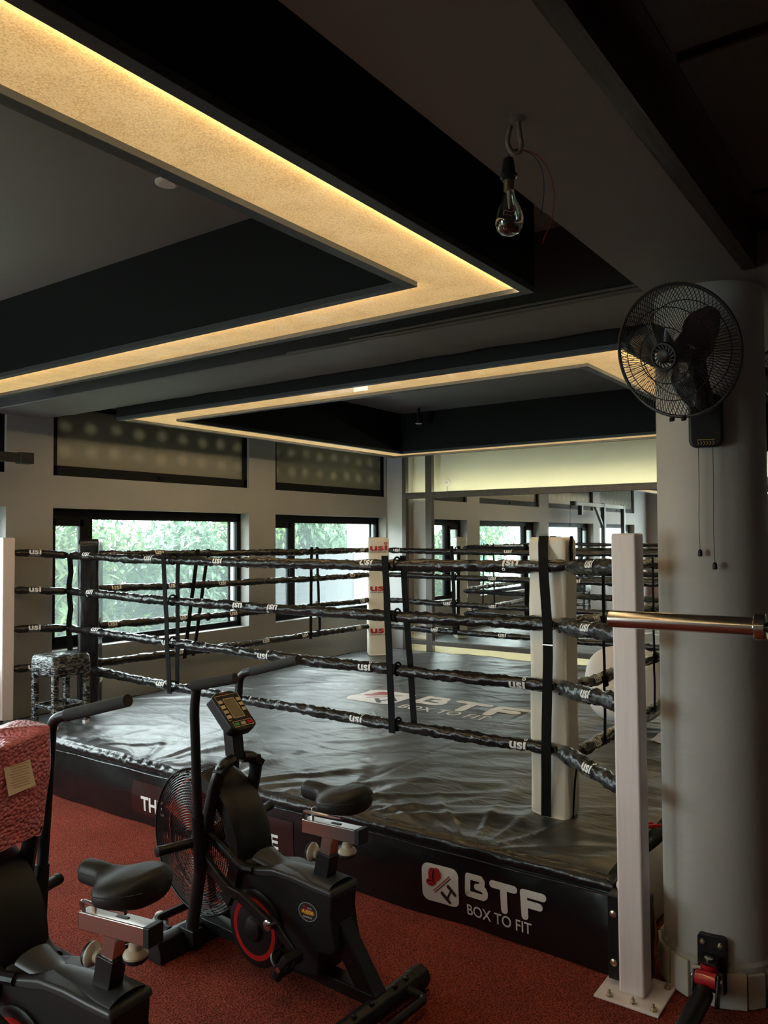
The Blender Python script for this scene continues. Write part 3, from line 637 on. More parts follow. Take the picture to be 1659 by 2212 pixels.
def btf_logo():
    """returns prints (material, P2) in units of metres of the apron logo; origin lower left of the rounded square, total 0.63 wide"""
    out = []; sq = P2().poly(rrect(0.198, 0.178, 0.036, 6, 0.099, 0.089)); out.append((M_WHITE, sq, 0.002))
    g = P2().poly([(0.040, 0.150), (0.052, 0.160), (0.070, 0.160), (0.078, 0.164), (0.094, 0.160), (0.103, 0.146), (0.106, 0.126), (0.098, 0.112), (0.080, 0.100), (0.075, 0.086), (0.058, 0.073), (0.040, 0.072), (0.022, 0.085), (0.026, 0.098), (0.038, 0.108), (0.036, 0.130)])
    out.append((M_REDPRINT, g, 0.0032))
    dk = P2().stroke([(0.066, 0.150), (0.060, 0.120), (0.064, 0.102)], 0.006).stroke([(0.030, 0.094), (0.052, 0.100), (0.072, 0.090)], 0.004); out.append((M_MAROON, dk, 0.004))
    out.append((M_REDPRINT, P2().stroke([(0.150, 0.138), (0.062, 0.054)], 0.004), 0.0032))
    db = P2().stroke([(0.156, 0.130), (0.070, 0.046)], 0.004).stroke([(0.136, 0.034), (0.158, 0.074)], 0.010).stroke([(0.143, 0.092), (0.178, 0.060)], 0.016).stroke([(0.108, 0.052), (0.146, 0.016)], 0.016); out.append((M_BLKPR, db, 0.0032))
    W = 0.033; L = P2()
    x = 0.232; y0, y1 = 0.072, 0.178
    L.stroke([(x+.015, y0+.015), (x+.015, y1-.013), (x+.080, y1-.013), (x+.089, y1-.024), (x+.088, y0+.066), (x+.072, y0+.056)], 0.028).stroke([(x+.062, y0+.055), (x+.098, y0+.050), (x+.106, y0+.036), (x+.104, y0+.022), (x+.094, y0+.014), (x+.015, y0+.015)], 0.028)
    x = 0.356; L.stroke([(x+.018, y1-.018), (x+.124, y1-.018)], W).stroke([(x+.072, y1-.03), (x+.078, y0-.012)], W)
    x = 0.508; L.stroke([(x+.110, y1-.018), (x+.018, y1-.018), (x+.026, y0-.010)], W).stroke([(x+.03, y0+.044), (x+.094, y0+.044)], W)
    L.text('BOX TO FIT', 0.240, -0.012, 0.070, 0.0006, 1.0, fit=0.325); out.append((M_WHITE, L, 0.002)); return out
for M_, p, off in btf_logo():
    p.mesh(lambda a, b, o_=off: apmap(RY1-2.082+a, 0.076+b, o_), 0.02).build('logo_print', M_, ap)
# maroon banner patches with the lettering that shows left and right of the bike
for y_, wd in ((4.26, 1.35),):
    P2().poly([(0, 0), (wd, 0), (wd, 0.20), (0, 0.20)]).mesh(lambda a, b: apmap(RY1-y_+a, 0.066+b, 0.0015), 0.04).build('banner_print', M_MAROON, ap)
P2().text('THE', 0, 0, 0.122, 0.003, 1.0, fit=0.215).mesh(lambda a, b: apmap(RY1-4.168+a, 0.098+b, 0.003), 0.03).build('lettering', M_WHITE, ap)
P2().text('LE', 0, 0, 0.108, 0.003, 1.0, fit=0.13).mesh(lambda a, b: apmap(RY1-3.150+a, 0.096+b, 0.003), 0.03).build('lettering', M_WHITE, ap)
for M_, p, off in btf_logo():                                 # the big logo on the canvas
    k = 2.52; kx = 2.55
    p.mesh(lambda a, b, o_=off: Vector((5.50+b*2.8, 4.375-a*2.52, mat_h(5.50+b*2.8, 4.375-a*2.52)+o_*0.6+0.001)), 0.02).build('logo_print', M_, cover)
P2().poly(rrect(0.55, 0.5, 0.1, 5)).mesh(lambda a, b: Vector((5.75+b, 1.44-a, mat_h(5.75+b, 1.44-a)+0.0025)), 0.05).build('logo_print', M_WHITE, cover)

# ---- steel corner posts
def post(x, y, lean, label):
    t = thing('ring_post', (x, y, 0), label, 'post', 'white steel ring posts'); h = 1.81; s = 0.05
    def L_(z): return Vector((lean[0]*z/h, lean[1]*z/h, 0))
    mb = MB()
    for sx, sy in ((1, 0),): pass
    c0, c1 = Vector((x, y, 0.008)), Vector((x, y, h))+L_(h)
    mb.bar(c0, c1, 2*s, 2*s, ref=(0, 1, 0)); mb.build('column', M_POST, t, bevel=0.010, seg=3)
    MB().box(x-0.125, x+0.125, y-0.125 if y < 3 else y-0.055, y+0.125 if y < 3 else y+0.062, 0.0005, 0.010).build('base_plate', M_POST, t, bevel=0.003)
    return t
p1 = post(3.165, 1.045, (-0.012, 0.004), 'white steel ring post on bolted base plate beside grey pillar')
for dx, dy in ((-0.10, 0.07), (-0.095, -0.02), (-0.10, -0.10), (0.08, -0.10)):
    b_ = MB().lathe((3.165+dx, 1.045+dy, 0.010), (0, 0, 1), [(0.014, 0), (0.014, 0.003), (0.010, 0.004), (0.010, 0.013), (0.005, 0.013), (0.005, 0.024)], 6); b_.build('anchor_bolt', M_ZINC, p1)
for bx in ((3.150, 3.225, 1.100, 1.150), (3.218, 3.268, 1.0, 1.05)):
    br = MB().box(bx[0], bx[1], bx[2], bx[3], 0.03, 0.36).build('bracket', M_BLKMET, p1, bevel=0.004)
    for z in (0.10, 0.29):
        c = Vector(((bx[0]+bx[1])/2, (bx[2]+bx[3])/2, z)); MB().lathe((bx[0]-0.001, c.y, z), (-1, 0, 0), [(0.014, 0), (0.014, 0.006), (0.008, 0.009)], 12).build('bolt', M_ZINC, br, smooth=True)
MB().lathe((3.225, 1.10, 0.372), (1, 1, 0.0), [(0.02, -0.05), (0.026, -0.04), (0.026, 0.03), (0.02, 0.04)], 14).build('rubber_buffer', M_PADW, p1, smooth=True)
MB().tube(smoothpath([(3.262, 1.005, 0.33), (3.268, 0.995, 0.22), (3.262, 1.0, 0.12)]), 0.004, 6).build('tie_cord', M_ORANGE, p1, smooth=True)
p2 = post(3.385, 6.083, (0.0, 0.0), 'white steel ring post against window wall, left of black corner pad')
# loose vinyl flap hanging at the corner by the pillar
mb = MB().grid(lambda a, b: (3.60+0.45*a, 1.146-0.075*math.sin(PI*min(b*0.8+0.1, 1))*(0.3+0.7*math.sin(PI*a)), 0.37-0.33*b), 8, 10)
ff = mb.build('vinyl_flap', M_PADW, ring, smooth='full')
mb = MB().grid(lambda a, b: (3.245+0.075*a, 1.152-0.085*math.sin(PI*min(b*1.2, 1))*a-0.004, 0.345-0.16*b), 8, 10); mb.build('vinyl_flap', M_VINYL, ring, smooth='full')

# ---- corner pads
def pad(x, y, rot, wd, dp, z0, z1, M_, label):
    t = thing('corner_pad', (x, y, MZ), label, 'corner pad', 'ring corner pads'); c, s = math.cos(rot), math.sin(rot)
    ux, uy = Vector((c, s, 0)), Vector((-s, c, 0))            # ux: outward normal of the face that shows, uy: along the width
    def fn(a, b):
        ang = 2*PI*a; e = 0.22
        cx_ = math.copysign(abs(math.cos(ang))**e, math.cos(ang)); cy_ = math.copysign(abs(math.sin(ang))**e, math.sin(ang))
        zz = min(max(b*1.12-0.06, 0), 1); k = 1.0 if 0 <= b*1.12-0.06 <= 1 else (0.90 if 0.001 < b < 0.999 else 0.0)
        w_ = 1+0.030*noise.noise(Vector((ang*1.2, zz*5, x)))+0.02*noise.noise(Vector((ang*3, zz*12, y)))
        p = Vector((x, y, z0+(z1-z0)*zz))+ux*cx_*dp/2*k*w_+uy*cy_*wd/2*k*w_
        return p
    mb = MB().grid(fn, 56, 44); mb.build('pad_body', M_, t, smooth='full')
    return t, ux, uy
PADZ0, PADZ1 = 0.392, 1.795
t, ux, uy = pad(3.815, 1.655, PI, 0.205, 0.15, PADZ0, PADZ1, M_PADW, 'cream corner pad with black straps at the near ring corner')
def web(pts, wd, side, th=0.003):                           # flat webbing band along pts, width along side
    mb = MB(); side = Vector(side).normalized(); pts = [Vector(p) for p in pts]; o = len(mb.v); N = len(pts)
    for i, p in enumerate(pts):
        d = (pts[min(i+1, N-1)]-pts[max(i-1, 0)]).normalized(); n_ = d.cross(side).normalized()*th; s_ = side*wd/2
        mb.v += [p-s_-n_, p+s_-n_, p+s_+n_, p-s_+n_]
    for i in range(N-1):
        for k in range(4): a, b = o+4*i+k, o+4*i+(k+1) % 4; mb.f.append((a, b, b+4, a+4))
    mb.f += [(o+3, o+2, o+1, o), tuple(o+4*(N-1)+k for k in range(4))]
    return mb
fx = 3.737
web([(fx+0.004, 1.670, 1.80), (fx-0.006, 1.670, 1.76), (3.680, 1.646, 1.69), (3.662, 1.637, 1.62), (3.662, 1.626, 1.45), (3.660, 1.618, 1.34), (3.660, 1.618, 1.2), (3.660, 1.624, 1.04), (3.662, 1.630, 0.9), (3.661, 1.634, 0.73), (3.690, 1.648, 0.60), (fx-0.008, 1.668, 0.45), (fx, 1.672, 0.40)], 0.050, (0, 1, 0)).build('strap', M_WEB, t)
MB().box(3.655, 3.66, 1.590, 1.646, 1.262, 1.268).build('strap_buckle', M_STEEL, t)
web([(3.80, 1.545, 1.80), (3.795, 1.548, 1.74), (3.80, 1.546, 1.66)], 0.03, (1, 0, 0)).build('strap', M_WEB, t)
web([(3.79, 1.552, 0.40), (3.79, 1.548, 0.46), (3.77, 1.53, 0.60), (3.74, 1.50, 0.72)], 0.012, (1, 0, 0)).build('strap', M_WEB, t)
t, ux, uy = pad(7.74, 5.60, PI+PI/4, 0.255, 0.15, PADZ0, PADZ1, M_PADW, 'cream corner pad with red lettering at the far ring corner')
fm = lambda z: plane_map(Vector((7.74, 5.60, z))+ux*0.079-uy*0.105, uy, (0, 0, 1), 0.002)
for z in (1.64, 1.16, 0.66):
    p, wd = usi_print(0.058); k = 0.205/wd; p.v = [(a*k, b) for a, b in p.v]; p.mesh(fm(z)).build('lettering', M_REDPRINT, t); usi_small(0.058, 0.205).mesh(fm(z)).build('lettering', M_BLKPR, t)
t, ux, uy = pad(3.955, 5.80, -PI/4, 0.22, 0.165, PADZ0, PADZ1, M_PADB, 'black vinyl corner pad in front of the left window')
fmb = lambda z: plane_map(Vector((3.955, 5.80, z))+ux*0.086-uy*0.06, uy, (0, 0, 1), 0.002)
for z, M_ in ((1.10, M_GREYP), (0.62, M_WHITE)):
    p, wd = usi_print(0.05); k = 0.12/wd; p.v = [(a*k, b) for a, b in p.v]; p.mesh(fmb(z)).build('lettering', M_, t)
web([(3.83, 5.90, 1.67)]+[(3.838+0.01*math.sin(i*2.0), 5.912, 1.62-i*0.1) for i in range(10)], 0.042, (1, -0.65, 0)).build('strap', M_WEB, t)

# ---- ropes
def rope_mesh(path, r, seed, n=14, lump=1.0):
    mb = MB(); pts = [Vector(p) for p in path]; N = len(pts); s = 0.0; info = []
    for i, p in enumerate(pts):
        if i: s += (p-pts[i-1]).length
        d = (pts[min(i+1, N-1)]-pts[max(i-1, 0)]).normalized(); x = Vector((0, 0, 1)); x = (x-d*x.dot(d)).normalized(); y = d.cross(x)
        tw = 1.6*math.sin(s*2.1+seed)+s*1.3*math.sin(seed*7.7)
        for k in range(n):
            a = 2*PI*k/n
            q = Vector((math.cos(a+tw)*0.9, math.sin(a+tw)*0.9, s*11.0+seed*13))
            f = 0.62*ridge(q)+0.38*ridge(Vector((q.x*1.6, q.y*1.6, q.z*2.3+3)))   # crumpled sleeve: sharp creases
            g = noise.noise(Vector((s*3.1, seed*5.0, 2.0)))
            rr = r*(1+lump*(0.46*(f-0.45)+0.22*g)+0.05*noise.noise(q*2.3))
            end = min(i, N-1-i)/3.0
            if end < 1: rr *= 0.55+0.45*end
            mb.v.append(p+(x*math.cos(a)+y*math.sin(a))*rr)
        info.append((s, p, d))
    for i in range(N-1):
        for k in range(n): k2 = (k+1) % n; mb.f.append((i*n+k, i*n+k2, (i+1)*n+k2, (i+1)*n+k))
    mb.f += [tuple(range(n)), tuple((N-1)*n+k for k in reversed(range(n)))]
    return mb, info
def rope(p0, p1, label, seed, sag=0.01, r=0.0295, prints=(), step=0.013, group='ring ropes', side=None, lump=1.0, mid=None, cat='rope', name='ring_rope'):
    """prints: (fraction, flip) along p0 -> p1; side: unit vector pointing to the viewer's side of the rope"""
    p0, p1 = Vector(p0), Vector(p1); L = (p1-p0).length; N = max(8, int(L/step)); path = []
    for i in range(N+1):
        a = i/N; p = p0.lerp(p1, a)
        if mid is not None: p = p+Vector(mid)*4*a*(1-a)
        p.z += -sag*4*a*(1-a)+0.006*noise.noise(Vector((a*L*1.7, seed, 0)))*min(1, min(a, 1-a)*L*8); p += Vector(side or (0, 1, 0)).normalized()*0.005*noise.noise(Vector((a*L*1.9, seed, 6)))*min(1, min(a, 1-a)*L*8); path.append(p)
    mb, info = rope_mesh(path, r, seed, lump=lump)
    t = thing(name, path[0].lerp(path[-1], 0.5)-Vector((0, 0, r)), label, cat, group)
    mb.build('sleeve', M_ROPEV, t, smooth='full')
    sd = Vector(side)
    for fr, flip, tilt in prints:
        h = 0.037; pr, wd = usi_print(h); sm = usi_small(h, wd)
        def fn(a, b, fr=fr, flip=flip, tilt=tilt, wd=wd):
            if flip: a, b = wd-a, 0.02-b
            s = fr*L+a-wd/2; i = min(max(int(s/L*N), 0), N-1); q = s/L*N-i; P = path[i].lerp(path[i+1], min(max(q, 0), 1)); d = (path[i+1]-path[i]).normalized()
            n_ = (sd-d*sd.dot(d)).normalized(); u_ = n_.cross(d); u_ = u_ if u_.z > 0 else -u_
            ang = (b-0.012)/(r*1.18)+tilt; return P+(n_*math.cos(ang)+u_*math.sin(ang))*(r*1.20)
        pr.mesh(fn, 0.012).build('lettering', M_WHITE, t); sm.mesh(fn, 0.012).build('lettering', M_GREYP, t)
    return t
LV = [1.648, 1.355, 1.052, 0.742]; LN = ['top', 'second', 'third', 'bottom']
NEARP = [[(0.06, 0, 0.3), (0.245, 0, 0.1), (0.42, 0, 0.0), (0.715, 0, 0.35), (0.93, 1, 0.7)], [(0.075, 1, 0.5), (0.475, 1, 0.4), (0.55, 1, 0.6)], [(0.09, 0, 0.6), (0.30, 0, -0.2), (0.53, 0, -0.3), (0.725, 0, -0.2), (0.955, 0, -0.5)], [(0.05, 0, 0.0), (0.285, 0, 0.2), (0.47, 0, 0.0), (0.71, 0, 0.0), (0.955, 0, -0.1)]]
for i in range(4):
    rope((3.835, 5.90, LV[i]+0.012), (3.700, 1.60 if i else 1.52, LV[i]+0.006), LN[i]+' black rope of the near ring side, sagging behind the bikes', 1.3+i*2.17, sag=0.022, prints=NEARP[i], side=(-1, -0.25, 0.1))
LEFTP = [[(0.16, 0, 0.2), (0.95, 0, 0)], [(0.04, 0, 0), (0.20, 0, 0.0), (0.36, 0, 0), (0.90, 0, 0.1)], [(0.03, 0, 0), (0.235, 0, 0.1), (0.40, 0, 0), (0.95, 0, 0)], [(0.22, 0, 0.1), (0.52, 0, 0.0), (0.68, 0, 0.0), (0.93, 0, 0)]]
for i in range(4):
    rope((4.03, 5.79, LV[i]+0.022), (7.66, 5.66, LV[i]-0.005), LN[i]+' black rope running along the window wall', 11.3+i*1.71, sag=0.012, prints=LEFTP[i], side=(-0.35, -1, 0.1))
MIRP = [[(0.04, 0, 0), (0.42, 0, 0.2)], [(0.37, 0, 0.0), (0.62, 0, 0)], [(0.22, 0, 0), (0.37, 0, 0), (0.60, 0, 0)], [(0.175, 0, 0), (0.40, 0, 0)]]
for i in range(4):
    rope((7.80, 5.50, LV[i]-0.008), (7.80, 1.66, LV[i]-0.02), LN[i]+' black rope in front of the wall mirror', 23.3+i*1.31, sag=0.012, prints=MIRP[i], side=(-1, 0, 0.1), step=0.018)
for i in range(4):
    rope((3.90, 1.57, LV[i]+(0.0, 0.0, -0.02, -0.05)[i]), (7.74, 1.62, LV[i]-0.03), LN[i]+' black rope running from near pad towards the mirror, behind the pillar', 31.9+i*1.91, sag=0.03, prints=((0.06, 0, 0.2),), side=(-0.5, -1, 0.1), step=0.018)
for i in range(4):       # ties from the pads out to the posts
    z0 = LV[i]; z1 = (1.675, 1.395, 1.115, 0.775)[i]
    rope((3.705, 1.575 if i else 1.52, z0+0.002), (3.205, 1.085, z1), LN[i]+' short rope tie from near cream pad to white post', 41.3+i*1.7, sag=0.0, r=0.033, prints=((0.55, 0, 0.15),), side=(-0.72, 0.25, 0.1) if False else (-1, -0.2, 0.1), group='corner rope ties', name='rope_tie', lump=1.15)
for i in range(4):
    rope((3.44, 6.07, (1.69, 1.39, 1.082, 0.768)[i]), (3.82, 5.91, LV[i]+0.012), LN[i]+' short rope tie from black pad to white post', 51.3+i*1.7, sag=-0.004, prints=((0.38, 0, 0.1),), side=(-0.5, -1, 0.1), group='corner rope ties', name='rope_tie', lump=0.6)
# fourth corner pad and post (behind the pillar)
t, ux, uy = pad(7.78, 1.58, PI-PI/4, 0.22, 0.15, PADZ0, PADZ1, M_PADB, 'black corner pad by the mirror, behind the pillar')
# ---- vertical spacer straps
def spacer(x, y, dx, dy, tilt, label, n=26, wd=0.043):
    side = Vector((0, 1, 0)) if abs(dy) > abs(dx) else Vector((1, 0, 0))
    t = thing('spacer_strap', (x, y, 0.70), label, 'strap', 'rope spacer straps'); nrm = Vector((side.y, -side.x, 0)); nrm = nrm if nrm.y < 0 or nrm.x < 0 else -nrm
    for j, (off, sgn, w_) in enumerate(((0.0, 1, wd), (tilt[2], -1, wd*0.9))):
        pts = []
        for i in range(n+1):
            a = i/n; z = LV[0]+0.045-(LV[0]-LV[3]+0.09)*a
            near = max(0.0, max(math.exp(-((z-q)/0.06)**2) for q in LV))
            pts.append(Vector((x, y, z))+side*(off+(tilt[0] if j == 0 else tilt[1])*a+0.006*noise.noise(Vector((a*3, x+j, y))))+nrm*sgn*(0.034+0.003*near))
        b_ = web(pts, w_, side, 0.0025).build('webbing', M_WEB, t, smooth=True)
    for q in LV:                                              # loop keepers round the ropes
        MB().torus(Vector((x, y, q))+side*tilt[2]*0.8, side, 0.036, 0.006, 20, 6).build('loop', M_WEB, t, smooth=True)
    return t
spacer(3.765, 4.60, 0, 1, (-0.07, 0.005, -0.075), 'pair of vertical black straps on near ropes, beside black pad')
spacer(3.725, 2.62, 0, 1, (-0.045, -0.075, -0.075), 'pair of vertical black straps on near ropes, in front of far pad')
spacer(5.04, 5.755, 1, 0, (-0.16, -0.18, 0.19), 'pair of vertical black straps on window-side ropes, in front of wide window')
spacer(6.60, 5.70, 1, 0, (-0.02, 0.05, 0.17), 'pair of vertical black straps on window-side ropes, near far pad')
spacer(7.80, 4.58, 0, 1, (-0.03, 0.02, -0.05), 'vertical black strap on mirror-side ropes, nearest far pad')
spacer(7.80, 2.70, 0, 1, (-0.03, 0.02, -0.05), 'vertical black strap on mirror-side ropes, behind near pad')
def tie(x, y, label):
    t = thing('spacer_strap', (x, y, 0.66), label, 'strap', 'rope spacer straps'); ys = y-0.036
    web([(x+0.004*math.sin(i*1.3), ys, 1.66-i*0.052) for i in range(20)], 0.026, (1, 0, 0)).build('webbing', M_WEB, t, smooth=True)
    MB().lathe((x+0.012, ys-0.004, 1.01), (0, 0, 1), [(0.006, -0.03), (0.016, -0.02), (0.012, 0), (0.018, 0.02), (0.006, 0.04)], 10).build('knot', M_WEB, t, smooth=True)
tie(4.22, 1.575, 'narrow vertical black strap just left of white post'); tie(5.18, 1.595, 'narrow vertical black strap between white post and pillar')

# ---- things on the canvas
CW = thing('floor_cushion', (6.0, 2.03, MZ), 'white rounded cushion lying on the canvas behind white post', 'cushion')
def cush(a, b):
    th, ph = 2*PI*a, PI*b-PI/2; e = 0.55
    f = lambda v, q: math.copysign(abs(v)**q, v)
    return Vector((0.30*f(math.cos(ph), e)*f(math.cos(th), 0.8), 0.30*f(math.cos(ph), e)*f(math.sin(th), 0.8), 0.115*f(math.sin(ph), 0.8)))
Mx = Matrix.Translation((6.02, 2.03, MZ+0.285)) @ Matrix.Rotation(YAW-0.2, 4, 'Z') @ Matrix.Rotation(math.radians(-62), 4, 'Y')
MB().grid(cush, 40, 24).xf(Mx).build('cover', M_CUSH, CW, smooth='full')
MB().torus((0, 0, 0), (0, 0, 1), 0.299, 0.006, 48, 6).xf(Mx).build('piping', M_PADW, CW, smooth=True)
pz = mat_h(3.85, 1.20)+0.012
t = thing('pliers', (3.86, 1.21, pz-0.012), 'red handled pliers lying on the ring edge beside pillar', 'pliers')
for s in (-1, 1):
    MB().tube(smoothpath([(3.80, 1.255+s*0.004, pz+0.004), (3.84, 1.225+s*0.018, pz+0.006), (3.90, 1.17+s*0.022, pz+0.006)]), [0.006]+[0.009]*14+[0.008, 0.007], 10).build('handle', M_REDPL, t, smooth=True)
    MB().bar((3.80, 1.255, pz), (3.765, 1.285+s*0.005, pz), 0.009, 0.010).build('jaw', M_BLKMET, t, bevel=0.002)

# wrapped stool
t = thing('stool', (3.51, 5.515, MZ), 'square corner stool wrapped in clear stretch film', 'stool'); sx, sy, hs = 3.51, 5.515, 0.150; mz = MZ+0.006
legz = 0.80
for a in (-1, 1):
    for b in (-1, 1):
        lx, ly = sx+a*(hs-0.02), sy+b*(hs-0.02)
        def lg(u_, v_, lx=lx, ly=ly):
            an = 2*PI*u_; k = 0.0215*(1+0.18*noise.noise(Vector((lx*9+math.cos(an), ly*9+math.sin(an), v_*14)))); e = 0.35
            return (lx+k*math.copysign(abs(math.cos(an))**e, math.cos(an)), ly+k*math.copysign(abs(math.sin(an))**e, math.sin(an)), mz+0.03+v_*(legz-mz-0.03))
        l_ = MB().grid(lg, 16, 26).build('leg', M_WRAP, t, smooth='full')
        MB().box(lx-0.02, lx+0.02, ly-0.02, ly+0.02, mz, mz+0.036).build('foot_cap', M_CUSH, l_, bevel=0.005)
for p0, p1 in (((-1, -1), (1, -1)), ((1, -1), (1, 1)), ((1, 1), (-1, 1)), ((-1, 1), (-1, -1))):
    k = hs-0.02; MB().bar((sx+p0[0]*k, sy+p0[1]*k, 0.545), (sx+p1[0]*k, sy+p1[1]*k, 0.545), 0.03, 0.03).build('stretcher', M_WRAP, t, bevel=0.008)
def seatf(u_, v_):
    an = 2*PI*u_; e = 0.25; zz = [(0, 0.79), (0.9, 0.785), (1.0, 0.80), (1.0, 0.86), (1.0, 0.90), (0.97, 0.925), (0.90, 0.938), (0.0, 0.945)][min(int(v_*7+0.5), 7)]
    k = (hs+0.012)*zz[0]*(1+0.03*noise.noise(Vector((an*2, zz[1]*30, 3)))); return (sx+k*math.copysign(abs(math.cos(an))**e, math.cos(an)), sy+k*math.copysign(abs(math.sin(an))**e, math.sin(an)), zz[1]-0.012)
MB().grid(seatf, 48, 7).build('seat', M_WRAP, t, smooth='full')
# ================================================================== AIR BIKES (local: x right, y forward, z up; the left side, x < 0, faces the camera)
def make_bike():
    t = thing('air_bike', (0, 0, 0), '', 'exercise bike', 'black air bikes', 0); OFF[t.name] = Vector((0, 0, 0))
    def B(mb, name, M_, par=None, raw=False, **k):
        if not raw:                                            # side-view proportions
            for v in mb.v:
                v.y = 1.186*v.y-0.106; q = min(max((v.z-0.10)/0.2, 0), 1); v.z += (0.030-0.062*v.y)*q
        return mb.build(name, M_, par or t, local=True, **k)
    # stabilisers
    rs = B(MB().tube([(-0.24, -0.06, 0.048), (0.20, -0.06, 0.048)], 0.042, 8), 'rear_stabiliser', M_BLKMET, raw=True, bevel=0.006)
    for x0, x1 in ((-0.30, -0.235), (0.195, 0.27)): B(MB().tube([(x0, -0.06, 0.048), (x1, -0.06, 0.048)], 0.047, 8), 'end_cap', M_PLAST, rs, raw=True, bevel=0.008)
    for x in (-0.16, -0.06, 0.08, 0.15): B(MB().lathe((x, -0.072, 0.088), (0, 0, 1), [(0.010, 0), (0.010, 0.005), (0.005, 0.008)], 10), 'bolt', M_BLKMET, rs, raw=True)
    B(MB().tube(arcpath([(0.13, -0.095, 0.06), (0.14, -0.175, 0.055), (-0.22, -0.175, 0.055), (-0.21, -0.095, 0.06)], 0.06), 0.015, 10), 'rear_handle', M_BLKMET, raw=True, smooth=True)
    fs = B(MB().prism([(-0.055, 0.0), (0.055, 0.0), (0.052, 0.045), (0.036, 0.078), (0, 0.09), (-0.036, 0.078), (-0.052, 0.045)], (-0.25, 0.90, 0.004), (0, 1, 0), (0, 0, 1), 0.0, 0.50), 'front_stabiliser', M_BLKMET, bevel=0.004)
    for x0 in (-0.285, 0.25): B(MB().prism([(-0.058, 0.0), (0.058, 0.0), (0.055, 0.047), (0.038, 0.081), (0, 0.093), (-0.038, 0.081), (-0.055, 0.047)], (x0, 0.90, 0.003), (0, 1, 0), (0, 0, 1), 0, 0.035), 'end_cap', M_PLAST, fs, bevel=0.004)
    B(MB().tube(arcpath([(-0.17, 0.99, 0.075), (-0.18, 1.11, 0.085), (0.18, 1.11, 0.085), (0.17, 0.99, 0.075)], 0.06), 0.019, 10), 'front_bar', M_BLKMET, raw=True, smooth=True)
    for x in (-0.10, 0.10):
        wh = B(MB().lathe((x-0.012, 1.145, 0.046), (1, 0, 0), [(0.020, 0), (0.040, 0.001), (0.045, 0.006), (0.045, 0.018), (0.040, 0.023), (0.020, 0.024)], 24), 'transport_wheel', M_WTYRE, raw=True, smooth=True)
        B(MB().bar((x-0.016, 1.145, 0.046), (x-0.016, 1.11, 0.082), 0.004, 0.022), 'fork_tab', M_BLKMET, wh, raw=True); B(MB().cyl((x-0.022, 1.145, 0.046), (x-0.012, 1.145, 0.046), 0.006, n=10), 'axle', M_STEEL, wh, raw=True, smooth=True)
    # base beam, rear strut
    B(MB().box(-0.038, 0.038, 0.045, 0.88, 0.052, 0.10), 'base_beam', M_BLKMET, bevel=0.006)
    B(MB().bar((0, 0.060, 0.07), (0, 0.245, 0.33), 0.066, 0.07, ref=(1, 0, 0)), 'rear_strut', M_BLKMET, bevel=0.005)
    # body shell
    prof = [(0.615, 0.40), (0.60, 0.445), (0.55, 0.438), (0.48, 0.448), (0.40, 0.443), (0.30, 0.428), (0.195, 0.415), (0.182, 0.40), (0.188, 0.33), (0.178, 0.26), (0.165, 0.215), (0.19, 0.19), (0.235, 0.185), (0.245, 0.10), (0.30, 0.085), (0.56, 0.062), (0.645, 0.12), (0.69, 0.21), (0.665, 0.31)]
    sh = B(MB().prism(prof, (-0.075, 0, 0), (0, 1, 0), (0, 0, 1), 0.0, 0.15), 'body_shell', M_PLAST, bevel=0.014, seg=3)
    cap = [(0.60, 0.455), (0.545, 0.435), (0.46, 0.452), (0.36, 0.448), (0.27, 0.434), (0.185, 0.424), (0.180, 0.395), (0.27, 0.402), (0.36, 0.415), (0.44, 0.418), (0.50, 0.405), (0.575, 0.40)]
    B(MB().prism(cap, (-0.082, 0, 0), (0, 1, 0), (0, 0, 1), 0.0, 0.164), 'top_cover', M_GRPLAST, bevel=0.012, seg=3)
    def neck(a, b):
        y = 0.20+0.37*a; z = 0.437+0.014*math.sin(PI*a)+(0.10*max(0, a-0.72)**1.2*2.0 if a > 0.72 else 0); wd = 0.062+0.012*math.cos(a*5); an = PI*b
        return (-wd*math.cos(an), y, z-0.02+0.026*math.sin(an))
    B(MB().grid(neck, 24, 12), 'top_fairing', M_GRPLAST, smooth='full')
    # crank discs both sides
    for s in (-1, 1):
        d = B(MB().lathe((s*0.074, 0.527, 0.193), (s, 0, 0), [(0.155, 0), (0.155, 0.012), (0.140, 0.020), (0.05, 0.022), (0.049, 0.024), (0.042, 0.036), (0.02, 0.042)], 48), 'crank_cover', M_PLAST, raw=True, smooth=True)
        B(MB().lathe((s*0.094, 0.545, 0.205), (s, 0, 0), [(0.100, 0), (0.100, 0.004), (0.124, 0.004), (0.124, 0)], 48) if False else P2().ring(0, 0, 0.099, 0.124, 56).mesh(plane_map((s*0.0958, 0.527, 0.193), (0, -s, 0), (0, 0, 1), 0.001)), 'red_ring', M_REDPL, d, raw=True, label='red ring on crank cover')
        # crank arm, link, pedal
        sg = 1 if s < 0 else -1
        if s < 0: piv, ped, sl = (0.405, 0.272), (0.292, 0.175), [(0.765, 0.470), (0.70, 0.42), (0.615, 0.355), (0.555, 0.345), (0.405, 0.272)]
        else: piv, ped, sl = (0.46, 0.36), (0.345, 0.47), [(0.80, 0.43), (0.68, 0.39), (0.58, 0.37), (0.46, 0.36)]
        xs_ = s*0.150
        lk = MB()
        for (a0, b0), (a1, b1) in zip(sl[:-1], sl[1:]): lk.bar((xs_, a0, b0), (xs_, a1, b1), 0.018, 0.036, ref=(1, 0, 0)) if False else lk.obox((xs_, (a0+a1)/2, (b0+b1)/2), (1, 0, 0), Vector((0, a1-a0, b1-b0)).normalized(), Vector((0, -(b1-b0), a1-a0)).normalized(), 0.012, math.hypot(a1-a0, b1-b0)/2+0.008, 0.020)
        ln = B(lk, 'link_arm', M_BLKMET, bevel=0.005)
